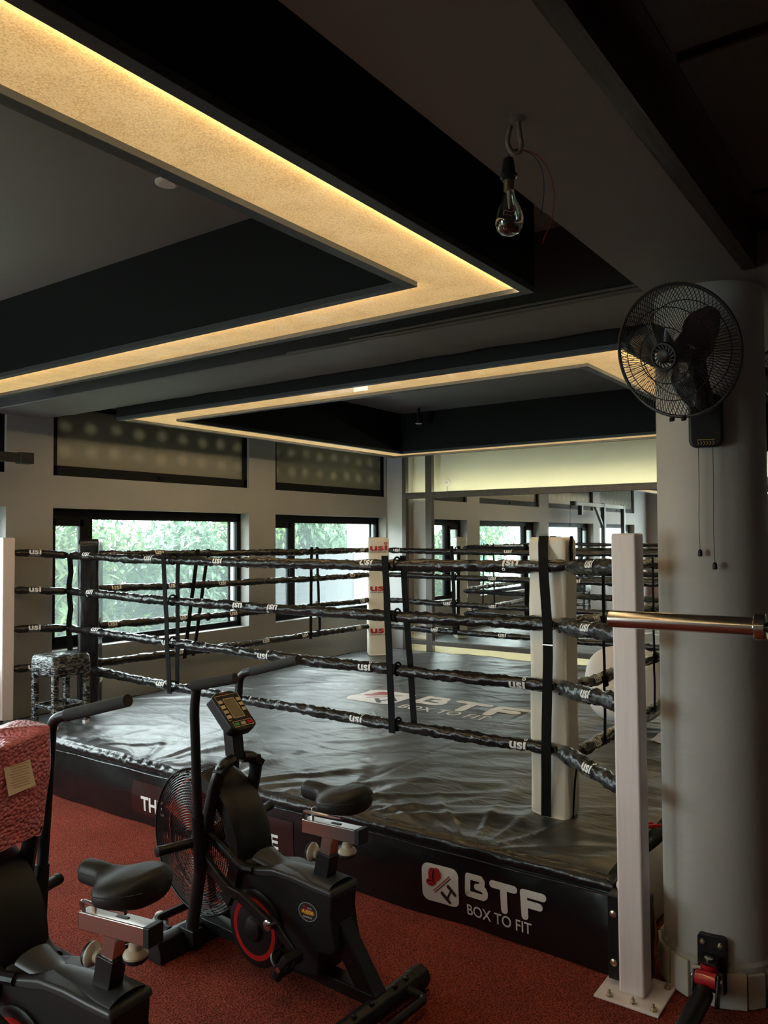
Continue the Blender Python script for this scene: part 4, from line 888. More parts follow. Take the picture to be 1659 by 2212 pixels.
        B(MB().lathe((xs_, piv[0], piv[1]), (s, 0, 0), [(0.020, -0.015), (0.020, 0.016), (0.014, 0.020)], 20), 'joint_bolt', M_STEEL, ln, smooth=True)
        B(P2().disc(0, 0, 0.013, 20).mesh(plane_map((xs_-0.0125 if s < 0 else xs_+0.0125, 0.535, 0.338), (0, -s, 0), (0, 0, 1), 0.0008)), 'warning_sticker', M_WHITE, ln)
        xa = s*0.128
        ca = B(MB().obox((xa, (piv[0]+ped[0])/2, (piv[1]+ped[1])/2), (1, 0, 0), Vector((0, ped[0]-piv[0], ped[1]-piv[1])).normalized(), Vector((0, -(ped[1]-piv[1]), ped[0]-piv[0])).normalized(), 0.009, math.hypot(ped[0]-piv[0], ped[1]-piv[1])/2+0.016, 0.016), 'crank_arm', M_BLKMET, bevel=0.004)
        px0, px1 = (xa-0.105, xa-0.012) if s < 0 else (xa+0.012, xa+0.105)
        pm = MB(); an = math.radians(58 if s < 0 else 25); ay, az = Vector((0, math.cos(an), -math.sin(an))), Vector((0, math.sin(an), math.cos(an))); pc = Vector(((px0+px1)/2, ped[0], ped[1]))
        for k in (-1, 1): pm.obox(pc+ay*0.040*k, (1, 0, 0), ay, az, 0.046, 0.009, 0.014)
        for k in (-1, 0, 1): pm.obox(pc+Vector((0.040*k, 0, 0)), (1, 0, 0), ay, az, 0.007, 0.042, 0.012)
        pd = B(pm, 'pedal', M_PLAST, bevel=0.003)
        B(MB().tube([pc+Vector((0.049*math.cos(q), 0, 0))+az*(0.012+0.05*math.sin(q)) for q in [PI*i/12 for i in range(13)]], 0.006, 6), 'toe_strap', M_PLAST, pd, smooth=True)
        B(MB().lathe((px0-0.001 if s < 0 else px1+0.001, ped[0], ped[1]), (s, 0, 0), [(0.010, 0), (0.010, 0.003), (0.004, 0.004)], 14), 'pedal_cap', M_STEEL, pd, smooth=True)
        B(MB().obox(pc+ay*0.058+Vector((-0.02 if s < 0 else 0.02, 0, 0)), (1, 0, 0), ay, az, 0.014, 0.003, 0.016), 'reflector', M_STEEL, pd)
    # fan wheel: blades, guard, fender
    FC = Vector((0, 0.945, 0.440)); FR = 0.318; FWD = 0.088
    hub = B(MB().lathe((-0.06, FC.y, FC.z), (1, 0, 0), [(0.02, -0.02), (0.055, 0), (0.055, 0.12), (0.02, 0.14)], 24), 'fan_hub', M_BLKMET, raw=True, smooth=True)
    for k in range(6):
        a = 2*PI*(k+0.35)/6; d = Vector((0, math.cos(a), math.sin(a))); c_ = Vector((0, -math.sin(a), math.cos(a)))
        B(MB().obox(FC+d*0.175, d, (c_*0.35+Vector((1, 0, 0))).normalized(), (c_-Vector((0.35, 0, 0))).normalized(), 0.105, 0.030, 0.002), 'fan_blade', M_REDBL, hub, raw=True)
    B(MB().torus(FC, (1, 0, 0), 0.272, 0.005, 56, 6), 'fan_rim', M_REDBL, hub, raw=True, smooth=True)
    gd = MB(); wr = 0.0023
    for s in (-1, 1):
        for k in range(23):
            R = 0.062+k*(FR-0.072)/22; q = R/FR; gd.torus(FC+Vector((s*(FWD*(1-0.55*q**4)), 0, 0)), (1, 0, 0), R, wr, 56, 4)
        for k in range(9):
            a = 2*PI*k/9+0.2; d = Vector((0, math.cos(a), math.sin(a))); gd.tube([FC+Vector((s*(FWD*(1-0.55*(R/FR)**4)-0.003), 0, 0))+d*R for R in (0.05, 0.12, 0.19, 0.25, 0.30, FR)], 0.0024, 4)
    for k in range(7): gd.torus(FC+Vector((-0.036+k*0.012, 0, 0)), (1, 0, 0), FR+0.003, wr, 56, 4)
    for k in range(44):
        a = 2*PI*k/44; d = Vector((0, math.cos(a), math.sin(a))); gd.tube([FC+d*(FR+0.001)+Vector((x, 0, 0)) for x in (-0.042, 0.042)], wr, 4)
    B(gd, 'wire_guard', M_WIRE, raw=True, smooth=True)
    for s in (-1, 1): B(MB().torus(FC+Vector((s*0.044, 0, 0)), (1, 0, 0), FR+0.002, 0.005, 72, 8), 'guard_rim', M_BLKMET, raw=True, smooth=True)
    def fender(a, b):
        an = math.radians(100+a*118); w_ = -1+2*b; r_ = FR+0.016-0.012*w_**4; d = Vector((0, -math.sin(an-PI/2)*1, math.cos(an-PI/2)))
        return FC+d*r_+Vector((w_*0.098, 0, 0))
    fm_ = MB().grid(fender, 40, 12)
    def fside(s): return MB().grid(lambda a, b: fender(a, 0 if s < 0 else 1)*(1-b*0.0)+(FC+Vector((s*0.098, 0, 0))-fender(a, 0 if s < 0 else 1))*b*0.17, 40, 3)
    fd = B(fm_, 'fender', M_PLAST, raw=True, smooth='full')
    for s in (-1, 1): B(fside(s), 'fender_flange', M_PLAST, fd, raw=True, smooth='full')
    # fork and yoke
    for s in (-1, 1):
        path = smoothpath([(s*0.118, 0.855, 0.05), (s*0.118, 0.815, 0.30), (s*0.118, 0.770, 0.55), (s*0.116, 0.735, 0.70), (s*0.108, 0.712, 0.79), (s*0.08, 0.706, 0.835), (s*0.03, 0.715, 0.848)], 6); mb = MB()
        mb.tube(path, 0.026, 8); B(mb, 'fork_leg', M_BLKMET, smooth=True, angle=50)
        B(MB().box(s*0.118-0.03, s*0.118+0.03, 0.81, 0.90, 0.03, 0.10), 'fork_foot', M_BLKMET, bevel=0.006)
        B(MB().obox((s*0.10, 0.700, 0.818), (0.8, 0, -0.6*s), (0, 1, 0), (0.6*s, 0, 0.8), 0.024, 0.024, 0.016), 'yoke_clamp', M_PLAST, bevel=0.004)
        B(MB().lathe((s*0.106, 0.695, 0.835), (0.5*s, -0.2, 0.8), [(0.011, 0), (0.011, 0.006), (0.006, 0.011)], 10), 'bolt', M_BLKMET)
        B(MB().tube(smoothpath([(s*0.115, 0.765, 0.545), (s*0.10, 0.69, 0.495), (s*0.09, 0.61, 0.435), (s*0.075, 0.555, 0.425)], 6), 0.021, 10), 'brace_tube', M_BLKMET, smooth=True)
    B(MB().bar((0, 0.722, 0.84), (0, 0.742, 1.00), 0.062, 0.052, ref=(0, 1, 0)), 'mast', M_BLKMET, bevel=0.006)
    # swinging handles
    def handle(s, pts, grip, low, raw=False):
        h = B(MB().tube(arcpath(pts, 0.07, 8), 0.0200, 12), 'handle', M_BLKMET, raw=raw, smooth=True)
        B(MB().tube(arcpath(grip, 0.05, 6), [0.023]+[0.0265]*(len(arcpath(grip, 0.05, 6))-2)+[0.022], 14), 'foam_grip', M_FOAM, h, raw=raw, smooth=True)
        B(MB().tube([low[0], low[1]], 0.0265, 14), 'handle_sleeve', M_BLKMET, h, raw=raw, smooth=True)
    handle(-1, [(-0.175, 0.775, 0.43), (-0.19, 0.768, 0.58), (-0.245, 0.725, 1.10), (-0.250, 0.700, 1.198)], [(-0.268, 0.705, 1.192), (-0.215, 0.505, 1.236)], ((-0.168, 0.780, 0.38), (-0.196, 0.765, 0.63)), True)
    handle(1, [(0.175, 0.97, 0.42), (0.20, 0.99, 0.60), (0.25, 1.017, 1.02), (0.25, 1.010, 1.135), (0.25, 0.90, 1.165)], [(0.25, 0.92, 1.160), (0.25, 0.608, 1.243)], ((0.168, 0.965, 0.38), (0.20, 0.99, 0.63)), True)
    for s, y in ((-1, 0.752), (1, 0.80)):
        pg = B(MB().tube([(s*0.15, y, 0.53), (s*0.345, y+0.045, 0.53)], 0.020, 14), 'foot_peg', M_BLKMET, smooth=True)
        B(MB().lathe((s*0.345, y+0.045, 0.53), (s*0.97, 0.22, 0), [(0.0215, -0.02), (0.0215, 0.0), (0.014, 0.003)], 14), 'peg_end', M_PLAST, pg, smooth=True)
        B(MB().lathe((s*0.128, y+0.01, 0.555), (s, 0, 0), [(0.016, 0), (0.016, 0.02), (0.010, 0.026)], 12), 'pivot_bolt', M_BLKMET, smooth=True)
    # saddle, slider, post
    B(MB().bar((0, 0.290, 0.36), (0, 0.258, 0.535), 0.062, 0.056, ref=(1, 0, 0)), 'seat_tube', M_BLKMET, bevel=0.004)
    B(MB().bar((0, 0.260, 0.52), (0, 0.246, 0.605), 0.046, 0.044, ref=(1, 0, 0)), 'seat_post', M_CHROME, bevel=0.003)
    sl = B(MB().box(-0.027, 0.027, 0.122, 0.360, 0.600, 0.655), 'seat_slider', M_CHROME, bevel=0.004)
    B(MB().box(-0.029, 0.029, 0.102, 0.124, 0.598, 0.657), 'slider_cap', M_PLAST, sl, bevel=0.004); B(MB().box(-0.006, 0.006, 0.20, 0.24, 0.655, 0.657), 'slider_slot', M_PLAST, sl)
    def knob(c, d, par=None):
        k = B(MB().lathe(c, d, [(0.010, -0.012), (0.012, 0.0), (0.020, 0.006), (0.022, 0.018), (0.033, 0.026), (0.037, 0.034), (0.036, 0.040)], 28), 'knob', M_KNOB, par, raw=True, smooth=True)
        B(MB().lathe(Vector(c)+Vector(d).normalized()*0.040, d, [(0.036, 0), (0.036, 0.008), (0.028, 0.016), (0.01, 0.018)], 28), 'knob_cap', M_PLAST, k, raw=True, smooth=True); return k
    knob((0, 0.100, 0.616), (0, 0, -1)); knob((0.0, 0.246, 0.535), (-0.15, 1, 0.05))
    for x in (-0.02, 0.02): B(MB().tube(arcpath([(x, 0.345, 0.655), (x*1.2, 0.352, 0.688), (x*2.0, 0.26, 0.693), (x*2.6, 0.16, 0.70)], 0.03, 6), 0.0065, 8), 'seat_rail', M_CHROME, smooth=True)
    def saddle(a, b):
        y = 0.097+0.275*a; an = 2*PI*b
        W = 0.128*math.sqrt(max(0.0, 1-((0.36-a)/0.36)**2)) if a < 0.36 else 0.036+0.092*0.5*(1+math.cos(PI*min((a-0.36)/0.36, 1)))
        if a > 0.9: W *= math.sqrt(max(0.0, 1-((a-0.9)/0.1)**2))
        Hh = 0.050-0.016*a; Hh *= math.sqrt(max(0.0, 1-((0.12-a)/0.12)**2))*0.85+0.15 if a < 0.12 else 1
        if a > 0.92: Hh *= 0.3+0.7*math.sqrt(max(0.0, 1-((a-0.92)/0.08)**2))
        cs, sn = math.cos(an), math.sin(an); x = W*math.copysign(abs(cs)**0.85, cs); z = Hh*math.copysign(abs(sn)**0.8, sn)+0.012*a
        dip = 0.016*math.exp(-((a-0.55)/0.16)**2)*max(0, sn)
        return (x, y, 0.758+0.014*(1-a)*0-dip+z-0.22*abs(x)**1.6*(1.0 if sn < 0 else 0.5))
    st = B(MB().grid(saddle, 36, 36), 'saddle', M_SEAT, smooth='full')
    B(MB().tube([saddle(0.03+0.94*i/40, 0.02) for i in range(41)], 0.0016, 4), 'seam', M_SEAT, st, smooth=True); B(MB().tube([saddle(0.03+0.94*i/40, 0.48) for i in range(41)], 0.0016, 4), 'seam', M_SEAT, st, smooth=True)
    # console
    tilt = math.radians(42); cc = Vector((0, 0.745, 1.040)); ux, uy = Vector((1, 0, 0)), Vector((0, math.sin(tilt)*0.55+0.28, math.cos(tilt))).normalized(); un = ux.cross(uy)
    cp = [(-0.072, -0.085), (-0.04, -0.102), (0.04, -0.102), (0.072, -0.085), (0.076, 0.085), (0.04, 0.103), (-0.04, 0.103), (-0.076, 0.085)]
    if un.y > 0: un = -un
    cn = B(MB().prism(cp, cc, ux, uy, -0.026, 0.026), 'console', M_PLAST, bevel=0.010, seg=3)
    sgn = 1 if ux.cross(uy).dot(un) > 0 else -1
    def cmap(off): return lambda a, b: cc+ux*a+uy*b+un*(0.0262+off)
    fp = lambda P, off, nm, M_: B(P.mesh(cmap(off)), nm, M_, cn)
    sc_ = P2()
    fp(P2().poly(rrect(0.064, 0.104, 0.004, 3, 0, 0.012)), 0.0012, 'screen_bezel', M_BTN); fp(P2().poly(rrect(0.058, 0.098, 0.004, 3, 0, 0.012)), 0.0018, 'screen', M_LCD)
    for sx, zs in ((-1, (0.050, 0.024, -0.002, -0.028)), (1, (0.050, 0.024, -0.002))):
        for z in zs: B(MB().obox(cc+ux*sx*0.050+uy*z+un*0.027, ux, uy, un, 0.010, 0.008, 0.0016), 'button', M_BTN, cn)
    for sx, M_ in ((-0.035, M_GREEN), (0, M_BTN), (0.035, M_REDPL)): B(MB().obox(cc+ux*sx-uy*0.070+un*0.027, ux, uy, un, 0.012, 0.007, 0.0016), 'button', M_, cn)
    fr = P2()
    for (a, b), (c, d) in (((-0.064, -0.046), (-0.064, 0.082)), ((-0.064, 0.082), (0.064, 0.082)), ((0.064, 0.082), (0.064, -0.046)), ((-0.064, -0.046), (-0.052, -0.046)), ((-0.052, -0.056), (0.052, -0.056)), ((-0.052, -0.082), (0.052, -0.082)), ((-0.052, -0.056), (-0.052, -0.082)), ((0.052, -0.056), (0.052, -0.082))): fr.stroke([(a, b), (c, d)], 0.0022)
    fp(fr, 0.0010, 'outline_print', M_BTN); fp(P2().text('Fitking', -0.028, 0.086, 0.014, 0.0, 1.0), 0.0012, 'lettering', M_REDPL)
    # oval badge on the shell
    bm_ = lambda off: (lambda a, b: Vector((-0.0755-off, 0.291-a, 0.322+b)))
    for P, off, nm, M_ in ((P2().disc(0, 0, 0.036, 36, 1.18), 0.0006, 'badge', M_BLKPR), (P2().ring(0, 0, 0.033, 0.036, 40, 1.18), 0.0012, 'badge_ring', M_GREYP), (P2().disc(0, -0.001, 0.011, 24, 2.9), 0.0011, 'badge_swoosh', M_REDPRINT),
                           (P2().text('A:806', -0.027, -0.008, 0.021, 0.0006, 1.0, fit=0.054), 0.0018, 'lettering', M_YELLOW), (P2().text('Fit', -0.020, 0.013, 0.014, 0.0004), 0.0018, 'lettering', M_REDPL), (P2().text('KING', -0.002, 0.012, 0.009), 0.0018, 'lettering', M_WHITE), (P2().text('EXERBIKE', -0.020, -0.023, 0.009, 0, 1, fit=0.040), 0.0018, 'lettering', M_WHITE)):
        B(P.mesh(bm_(off)), nm, M_, sh)
    return t
bike = make_bike()
bike2 = copy_tree(bike)
bike.location = (2.45, 1.83, 0); bike.rotation_euler = (0, 0, math.radians(-3)); bike['label'] = 'black air bike with red fan blades and bare console, right of the two'
bike2.location = (1.51, 1.87, 0); bike2.rotation_euler = (0, 0, math.radians(5)); bike2['label'] = 'black air bike at bottom left with pink bubble wrap over its console'
for c in bike2.children:                                    # its right handle is swung back
    if c.name.startswith('handle') and sum(v.co.x for v in c.data.vertices) > 0: c.location.y -= 0.19
# pink bubble wrap over the console of the second bike
R2 = Matrix.Translation((1.51, 1.87, 0)) @ Matrix.Rotation(math.radians(5), 4, 'Z')
def bub(a, b):
    an = 2*PI*a; z = 0.79+0.345*min(b*1.06, 1); k = 1 if b < 0.94 else max(0.0, 1-((b-0.94)/0.06)**2*1.0)
    cy_ = 0.765+0.03*(z-0.9); e = 0.5; wx = 0.134+0.022*math.sin(b*3)+0.012*noise.noise(Vector((math.cos(an)*2, math.sin(an)*2, z*9))); wy = 0.088+0.030*b+0.012*noise.noise(Vector((math.cos(an)*2+7, math.sin(an)*2, z*7)))
    z += (0.02*noise.noise(Vector((math.cos(an)*1.5, math.sin(an)*1.5, 3)))+0.02*math.sin(an))*(1-b)+b*0.03*math.cos(an)*0.8
    return Vector((wx*k*math.copysign(abs(math.cos(an))**e, math.cos(an)), cy_+wy*k*math.copysign(abs(math.sin(an))**e, math.sin(an))-0.03*(b-0.4), z))
t = thing('bubble_wrap', R2 @ Vector((0, 0.76, 0.80)), 'pink bubble wrap bag taped over the console of the left bike', 'bubble wrap')
MB().grid(bub, 60, 40).xf(R2).build('wrap_sheet', M_BUBBLE, t, smooth='full')
lb = lambda off: (lambda a, b: R2 @ Vector((0.0+a, 0.650+b*0.16-off, 1.02+b)))
P2().poly([(-0.045, -0.055), (0.055, -0.045), (0.040, 0.055), (-0.055, 0.048)]).mesh(lb(0.004)).build('paper_label', M_PAPER, t)
for i in range(9): P2().poly([(-0.036+0.004*(i % 3), 0.036-i*0.0085), (0.036-0.006*(i % 2), 0.036-i*0.0085), (0.036-0.006*(i % 2), 0.033-i*0.0085), (-0.036+0.004*(i % 3), 0.033-i*0.0085)]).mesh(lb(0.005)).build('print_line', M_INK, t)
# ================================================================== WALL FANS
def wall_fan(loc_c, n_, mount, mdir, label, cords=True):
    """loc_c: centre of the guard, n_: facing direction, mount: point on the pillar behind the bracket, mdir: pillar surface normal"""
    C_, n_, mount, md = Vector(loc_c), Vector(n_).normalized(), Vector(mount), Vector(mdir).normalized()
    t = thing('wall_fan', (mount.x, mount.y, mount.z-0.09), label, 'fan', 'black wall fans')
    x, y, z = frame_of(n_); R = 0.240
    g = MB(); wr = 0.0013
    def prof_f(q): return 0.085*(1-q**3)            # front bulge against radius fraction
    for k in range(120):
        a = 2*PI*k/120; pts = []
        for q in (0.19, 0.45, 0.7, 0.86, 0.95, 1.0):
            aa = a+0.16*(1-q) ; pts.append(C_+(x*math.cos(aa)+y*math.sin(aa))*R*q+n_*prof_f(q))
        g.tube(pts, wr, 4)
    for q in (0.42, 0.70): g.torus(C_+n_*prof_f(q), n_, R*q, 0.002, 64, 4)
    fg = g.build('front_guard', M_WIRE, t, smooth=True)
    g = MB()
    for k in range(72):
        a = 2*PI*k/72; g.tube([C_+(x*math.cos(a-0.1*(1-q))+y*math.sin(a-0.1*(1-q)))*R*q-n_*(0.085*(1-q**4)) for q in (0.30, 0.6, 0.8, 0.93, 1.0)], wr, 4)
    g.torus(C_-n_*0.055, n_, R*0.74, 0.002, 64, 4); g.build('rear_guard', M_WIRE, t, smooth=True)
    MB().torus(C_, n_, R, 0.0065, 80, 8).build('guard_rim', M_WIRE, t, smooth=True)
    cp = MB().torus(C_+n_*0.086, n_, 0.046, 0.006, 40, 6)
    for k in range(16):
        a = 2*PI*k/16; p0 = C_+(x*math.cos(a)+y*math.sin(a))*0.024+n_*0.089; p1 = C_+(x*math.cos(a+0.35)+y*math.sin(a+0.35))*0.043+n_*0.087; cp.bar(p0, p1, 0.0045, 0.004, ref=n_)
    badge = cp.build('centre_cap', M_PLAST, t, smooth=True)
    MB().lathe(C_+n_*0.078, n_, [(0.025, 0), (0.025, 0.014), (0.018, 0.018)], 28).build('badge', M_BLKMET, badge, smooth=True)
    hub = MB().lathe(C_-n_*0.03, n_, [(0.035, 0), (0.040, 0.03), (0.036, 0.06), (0.015, 0.07)], 28).build('fan_hub', M_PLAST, t, smooth=True)
    for k in range(3):
        a0 = 2*PI*k/3+0.35
        def blade(u_, v_, a0=a0):
            q = 0.035+0.175*u_; sweep = a0+0.25*u_; half = 0.55*math.sin(PI*min(0.22+u_*0.66, 0.95))*(1-0.12*u_); a = sweep+(v_-0.5)*2*half
            rr = q*(1-0.12*(2*abs(v_-0.5))**3*u_); return C_+(x*math.cos(a)+y*math.sin(a))*rr+n_*(0.030*(v_-0.5)*2*(1-0.3*u_))
        MB().grid(blade, 12, 10).build('fan_blade', M_FANBL, hub, smooth='full')
    mot = C_-n_*0.07
    MB().lathe(mot, -n_, [(0.05, 0), (0.062, 0.02), (0.064, 0.07), (0.052, 0.11), (0.02, 0.12)], 28).build('motor', M_PLAST, t, smooth=True)
    nk = mount+md*0.05+Vector((0, 0, 0.07))
    MB().tube(smoothpath([mot-n_*0.06-Vector((0, 0, 0.04)), (mot-n_*0.06+nk)/2+md*0.02-Vector((0, 0, 0.03)), nk]), [0.034]*17, 12).build('neck', M_PLAST, t, smooth=True)
    sd = Vector((0, 0, 1)).cross(md).normalized()
    b_ = MB().prism(rrect(0.125, 0.205, 0.028, 5), mount+md*0.008, sd, (0, 0, 1), -0.012, 0.034).build('bracket', M_PLAST, t, bevel=0.012, seg=3)
    for z0, z1, M_ in ((0.045, 0.075, M_GOLD), (-0.098, -0.078, M_GOLD)):
        hb = P2()
        for i in range(6):
            u_ = -0.030+i*0.011; hb.stroke([(u_, z0+0.003), (u_+0.005, (z0+z1)/2), (u_, z1-0.003)], 0.0022)
        hb.mesh(plane_map(mount+md*0.008, sd, (0, 0, 1), 0.0352)).build('herringbone_print', M_, b_)
    P2().poly([(-0.032, -0.076), (0.032, -0.076), (0.032, -0.073), (-0.032, -0.073)]).mesh(plane_map(mount+md*0.008, sd, (0, 0, 1), 0.0352)).build('gold_line', M_GOLD, b_)
    if cords:
        for s, L_ in ((-0.028, 0.405), (0.024, 0.455)):
            p = mount+md*0.03+sd*s-Vector((0, 0, 0.10))
            c_ = MB().tube(smoothpath([p, p+Vector((0.002, 0, -L_*0.35)), p+Vector((-0.001, 0.002, -L_*0.7)), p+Vector((0, 0, -L_))], 5), 0.0012, 5).build('pull_cord', M_BLKMET, t, smooth=True)
            MB().lathe(p+Vector((0, 0, -L_)), (0, 0, -1), [(0.003, -0.006), (0.008, 0.0), (0.009, 0.018), (0.006, 0.022)], 12).build('cord_pull', M_PLAST, c_, smooth=True)
    for s in (-0.02, 0.02): MB().obox(C_-y*0+Vector((0, 0, -R-0.004))*1.0+sd*s, sd, n_, (0, 0, 1), 0.006, 0.008, 0.008).build('guard_clip', M_PLAST, t, bevel=0.002)
    return t
M_FANBL = mat('smoky_blade', (0.030, 0.032, 0.036), 0.12, coat=0.5)
_r = lambda px, py: fw+rt*(px-829.5)/F_PX-up*(py-1106)/F_PX
fc = Vector((0, 0, 1.8))+_r(1462, 760)*2.88
toc = (Vector((0, 0, 1.8))-fc).normalized(); lf = -rt
fn_ = (toc*0.74+(lf*0.63-Vector((0, 0, 1))*0.22)).normalized()
az = math.atan2(0.838-PC.y-0.02, 3.25-PC.x); md = Vector((math.cos(az), math.sin(az), 0))
md = Vector((-0.955, -0.16, 0)).normalized()
wall_fan(fc, fn_, PC+md*PR+Vector((0, 0, 2.245)), md, 'black wall fan with wire guard on grey pillar, pull cords hanging')
md2 = Vector((0.80, -0.60, 0)).normalized()
wall_fan(PC+md2*(PR+0.27)+Vector((0.06, 0.03, 2.44)), Vector((0.93, -0.30, -0.10)), PC+md2*PR+Vector((0, 0, 2.245)), md2, 'second black wall fan peeking out behind right edge of pillar')

# ================================================================== BULB ON A CEILING HOOK
t = thing('ceiling_hook', (1.712, 0.823, 2.712), 'rusty painted ceiling hook holding a hanging bulb', 'hook')
MB().tube(smoothpath([(1.712, 0.818, 2.802), (1.714, 0.815, 2.765), (1.717, 0.812, 2.735), (1.712, 0.818, 2.717), (1.702, 0.830, 2.718), (1.697, 0.838, 2.74), (1.699, 0.836, 2.765), (1.702, 0.832, 2.782)], 6), 0.006, 10).build('hook_rod', M_HOOK, t, smooth=True)
MB().lathe((1.712, 0.818, 2.800), (0, 0, -1), [(0.022, 0), (0.016, 0.003), (0.009, 0.008)], 20).build('plaster_collar', M_BEAM, t, smooth=True)
t = thing('light_bulb', (1.712, 0.832, 2.535), 'clear unlit light bulb in black holder hanging from hook', 'light bulb')
bd = Vector((0.006, 0.002, -0.125)).normalized() ; b0 = Vector((1.7005, 0.8385, 2.703))
MB().lathe(b0, bd, [(0.004, -0.006), (0.012, 0.0), (0.015, 0.018), (0.017, 0.036), (0.021, 0.038), (0.021, 0.044), (0.016, 0.046), (0.016, 0.052)], 24).build('holder', M_BAKEL, t, smooth=True)
MB().lathe(b0, bd, [(0.0125, 0.050), (0.0125, 0.076)], 24).build('cap', M_BRASS, t, smooth=True)
gl = MB().lathe(b0, bd, [(0.012, 0.074), (0.0135, 0.085), (0.017, 0.098), (0.024, 0.112), (0.0305, 0.126), (0.034, 0.142), (0.0335, 0.155), (0.030, 0.167), (0.022, 0.177), (0.010, 0.182), (0.0005, 0.183)], 36).build('glass', M_BULB, t, smooth='full')
MB().lathe(b0, bd, [(0.006, 0.076), (0.004, 0.10), (0.002, 0.118)], 10).build('stem', M_LENS, gl, smooth=True)
MB().tube([b0+bd*(0.128+0.003*math.cos(i))+Vector((math.cos(i*0.3)*0.014, math.sin(i*0.3)*0.014, 0)) for i in range(20)], 0.0006, 4).build('filament', M_STEEL, gl)
for nm, M_, pts in (('blue_wire', M_WBLUE, [b0, (1.702, 0.836, 2.716), (1.715, 0.820, 2.727), (1.742, 0.793, 2.715), (1.757, 0.777, 2.68), (1.759, 0.774, 2.63), (1.754, 0.778, 2.58), (1.750, 0.782, 2.555), (1.752, 0.78, 2.548)]),
                    ('red_wire', M_WRED, [b0, (1.703, 0.835, 2.715), (1.718, 0.818, 2.726), (1.745, 0.789, 2.718), (1.768, 0.765, 2.68), (1.776, 0.756, 2.62), (1.770, 0.760, 2.56), (1.758, 0.772, 2.52), (1.753, 0.777, 2.50)])):
    MB().tube(smoothpath(pts, 6), 0.0011, 6).build(nm, M_, t, smooth=True)

# ================================================================== CEILING LAMPS
t = thing('spotlight', (6.95, 4.49, 2.96), 'small black cylinder spotlight hanging inside far ceiling coffer', 'spotlight')
MB().cyl((6.95, 4.49, 2.985), (6.95, 4.49, 3.08), 0.038, n=28).build('housing', M_BLACKP, t, smooth=True); MB().cyl((6.95, 4.49, 2.980), (6.95, 4.49, 2.985), 0.034, n=28).build('lens', M_LENS, t, smooth=True)
MB().box(6.90, 7.16, 4.45, 4.80, 3.08, 3.148).build('canopy_box', M_BLACKP, t) if False else MB().cyl((6.95, 4.49, 3.08), (6.95, 4.49, 3.150), 0.012, n=12).build('stem', M_BLACKP, t, smooth=True)
t = thing('recessed_downlight', (1.945, 2.385, 3.14), 'small round white downlight in near coffer ceiling', 'downlight')
MB().lathe((1.945, 2.385, 3.1495), (0, 0, -1), [(0.045, 0), (0.045, 0.006), (0.036, 0.009)], 28).build('trim_ring', M_LENS, t, smooth=True); MB().cyl((1.945, 2.385, 3.1415), (1.945, 2.385, 3.1385), 0.032, n=24).build('lens', M_CUSH, t, smooth=True)

# ================================================================== LANDMINE SWIVEL ON THE PILLAR
ld = Vector((-0.93, -0.02, 0)).normalized(); ls = Vector((0, 0, 1)).cross(ld).normalized(); lp = PC+ld*(PR+0.006)
lp = Vector((lp.x, lp.y-0.02, 0.158))
t = thing('landmine_trainer', (lp.x, lp.y, 0.04), 'black landmine tube on red swivel bolted to pillar foot', 'gym attachment')
pt = MB().prism(rrect(0.105, 0.215, 0.018, 4), lp, ls, (0, 0, 1), -0.02, 0.012).build('wall_plate', M_BLKMET, t, bevel=0.003)
for a in (-0.032, 0.032): MB().lathe(lp+ls*a+Vector((0, 0, 0.078))+ld*0.012, ld, [(0.011, 0), (0.011, 0.004), (0.008, 0.008), (0.003, 0.009)], 14).build('bolt', M_ZINC, pt, smooth=True)
MB().obox(lp+ld*0.05+Vector((0, 0, 0.035)), ld, ls, (0, 0, 1), 0.042, 0.032, 0.004).build('lug', M_BLKMET, t, bevel=0.003); MB().obox(lp+ld*0.05+Vector((0, 0, -0.060)), ld, ls, (0, 0, 1), 0.042, 0.032, 0.004).build('lug', M_BLKMET, t, bevel=0.003)
sv = MB().cyl(lp+ld*0.058+Vector((0, 0, -0.055)), lp+ld*0.058+Vector((0, 0, 0.026)), 0.031, n=28).build('swivel', M_RED, t, smooth=True, label='glossy red swivel barrel')
MB().lathe(lp+ld*0.058+Vector((0, 0, 0.040)), (0, 0, 1), [(0.018, 0), (0.018, 0.005), (0.010, 0.009)], 16).build('bolt', M_STEEL, t, smooth=True)
bc = lp+ld*0.108+Vector((0, 0, -0.012))
MB().cyl(bc-ls*0.036, bc+ls*0.036, 0.028, n=28).build('pivot_barrel', M_RED, t, smooth=True, label='glossy red pivot barrel')
for s in (-1, 1):
    e = MB().obox(bc+ls*s*0.043+Vector((-0.014, -0.002, -0.028)), ls, (0.45, 0, 0.9), (0.9, 0, -0.45), 0.005, 0.055, 0.024).build('ear', M_BLKMET, t, bevel=0.004)
    MB().lathe(bc+ls*s*0.048, ls*s, [(0.012, 0), (0.012, 0.004), (0.007, 0.008)], 12).build('bolt', M_STEEL, e, smooth=True)
e0 = bc+Vector((-0.030, 0.002, -0.040)); e1 = Vector((2.42, 0.80, 0.036))
MB().tube([e0, e1], 0.034, 28).build('sleeve_tube', M_BLKMET, t, smooth=True)

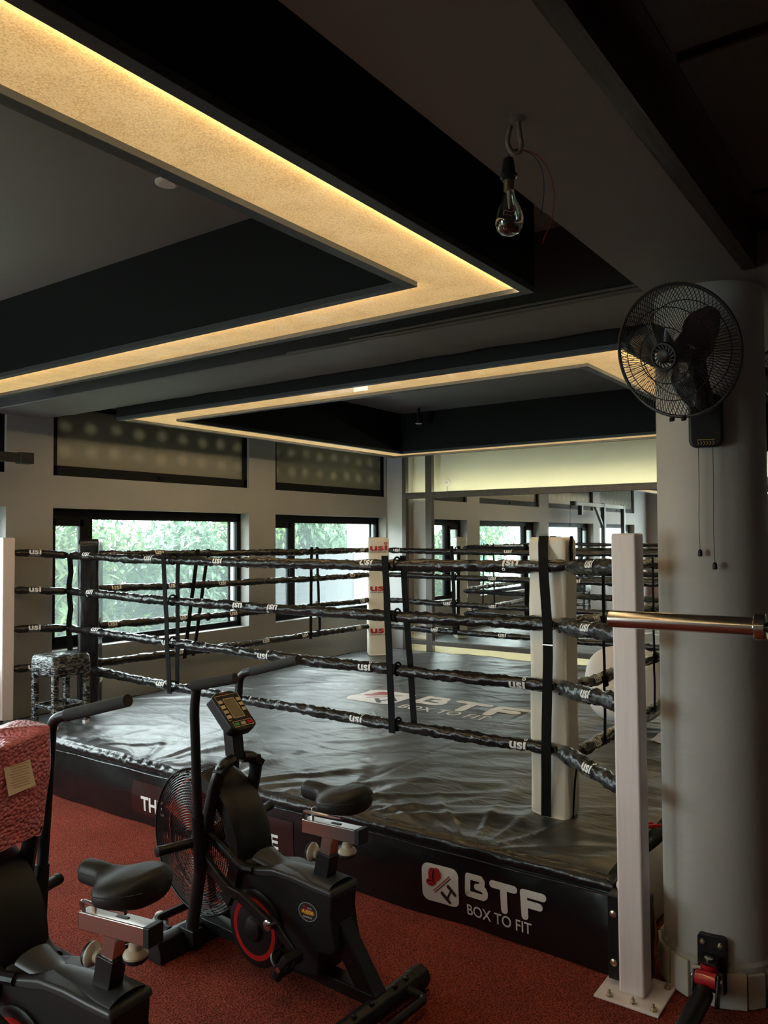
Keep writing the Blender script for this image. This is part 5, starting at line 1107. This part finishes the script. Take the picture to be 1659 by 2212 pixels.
# ================================================================== BARBELL ON A RACK AT THE RIGHT
BX, BZ = 2.30, 1.556
t = thing('barbell', (BX, -0.55, BZ-0.028), 'chrome barbell sleeve reaching in from the right across pillar', 'barbell')
def ax(y): return (BX, y, BZ)
MB().lathe((BX, 0.822, BZ), (0, -1, 0), [(0.018, 0), (0.0245, 0.003), (0.025, 0.008), (0.025, 0.395)], 36).build('sleeve', M_STEEL, t, smooth=True)
MB().lathe((BX, 0.427, BZ), (0, -1, 0), [(0.030, 0), (0.036, 0.004), (0.036, 0.028), (0.030, 0.032)], 36).build('collar', M_STEEL, t, smooth=True)
MB().cyl((BX, 0.395, BZ), (BX, -0.90, BZ), 0.0145, n=20).build('shaft', M_STEEL, t, smooth=True)
MB().lathe((BX, -0.90, BZ), (0, -1, 0), [(0.030, 0), (0.036, 0.004), (0.036, 0.028), (0.025, 0.032), (0.025, 0.42)], 28).build('far_sleeve', M_STEEL, t, smooth=True)
t = thing('squat_rack', (BX+0.06, -0.28, 0), 'black squat rack carrying the barbell, right of the view', 'rack')
for y in (0.27, -0.80):
    MB().box(BX+0.03, BX+0.10, y-0.035, y+0.035, 0.0, 2.1).build('upright', M_BLKMET, t, bevel=0.004); MB().box(BX-0.30, BX+0.42, y-0.035, y+0.035, 0.0, 0.06).build('foot', M_BLKMET, t, bevel=0.004)
    MB().box(BX-0.03, BX+0.03, y-0.03, y+0.03, BZ-0.035, BZ-0.016).build('cup', M_BLKMET, t, bevel=0.002); MB().box(BX-0.036, BX-0.028, y-0.03, y+0.03, BZ-0.035, BZ+0.03).build('cup', M_BLKMET, t, bevel=0.002)
MB().box(BX+0.03, BX+0.10, -0.80, 0.27, 2.03, 2.10).build('crossbar', M_BLKMET, t, bevel=0.004)

# ================================================================== RIG BY THE WINDOW WALL (only a beam end and its reflection show)
t = thing('pull_up_rig', (1.5, 5.70, 0), 'dark pull-up rig whose beam end pokes in at far left', 'rig')
for x in (0.55, 1.75): MB().box(x-0.04, x+0.04, 5.66, 5.74, 0, 2.46).build('upright', M_BLKMET, t, bevel=0.004)
for x in (0.55, 1.75): MB().box(x-0.04, x+0.04, 5.30, 5.66, 0, 0.06).build('foot', M_BLKMET, t, bevel=0.004)
MB().box(0.59, 3.33, 5.665, 5.735, 2.375, 2.445).build('beam', M_BLKMET, t, bevel=0.004); MB().box(3.26, 3.365, 5.658, 5.742, 2.368, 2.452).build('end_cap', M_FOAM, t, bevel=0.004)
MB().bar((1.75, 5.70, 1.95), (2.20, 5.70, 2.38), 0.05, 0.05).build('brace', M_BLKMET, t, bevel=0.003)
MB().box(2.92, 3.0, 5.66, 5.74, 2.20, 2.38).build('hanger', M_BLKMET, t, bevel=0.003)
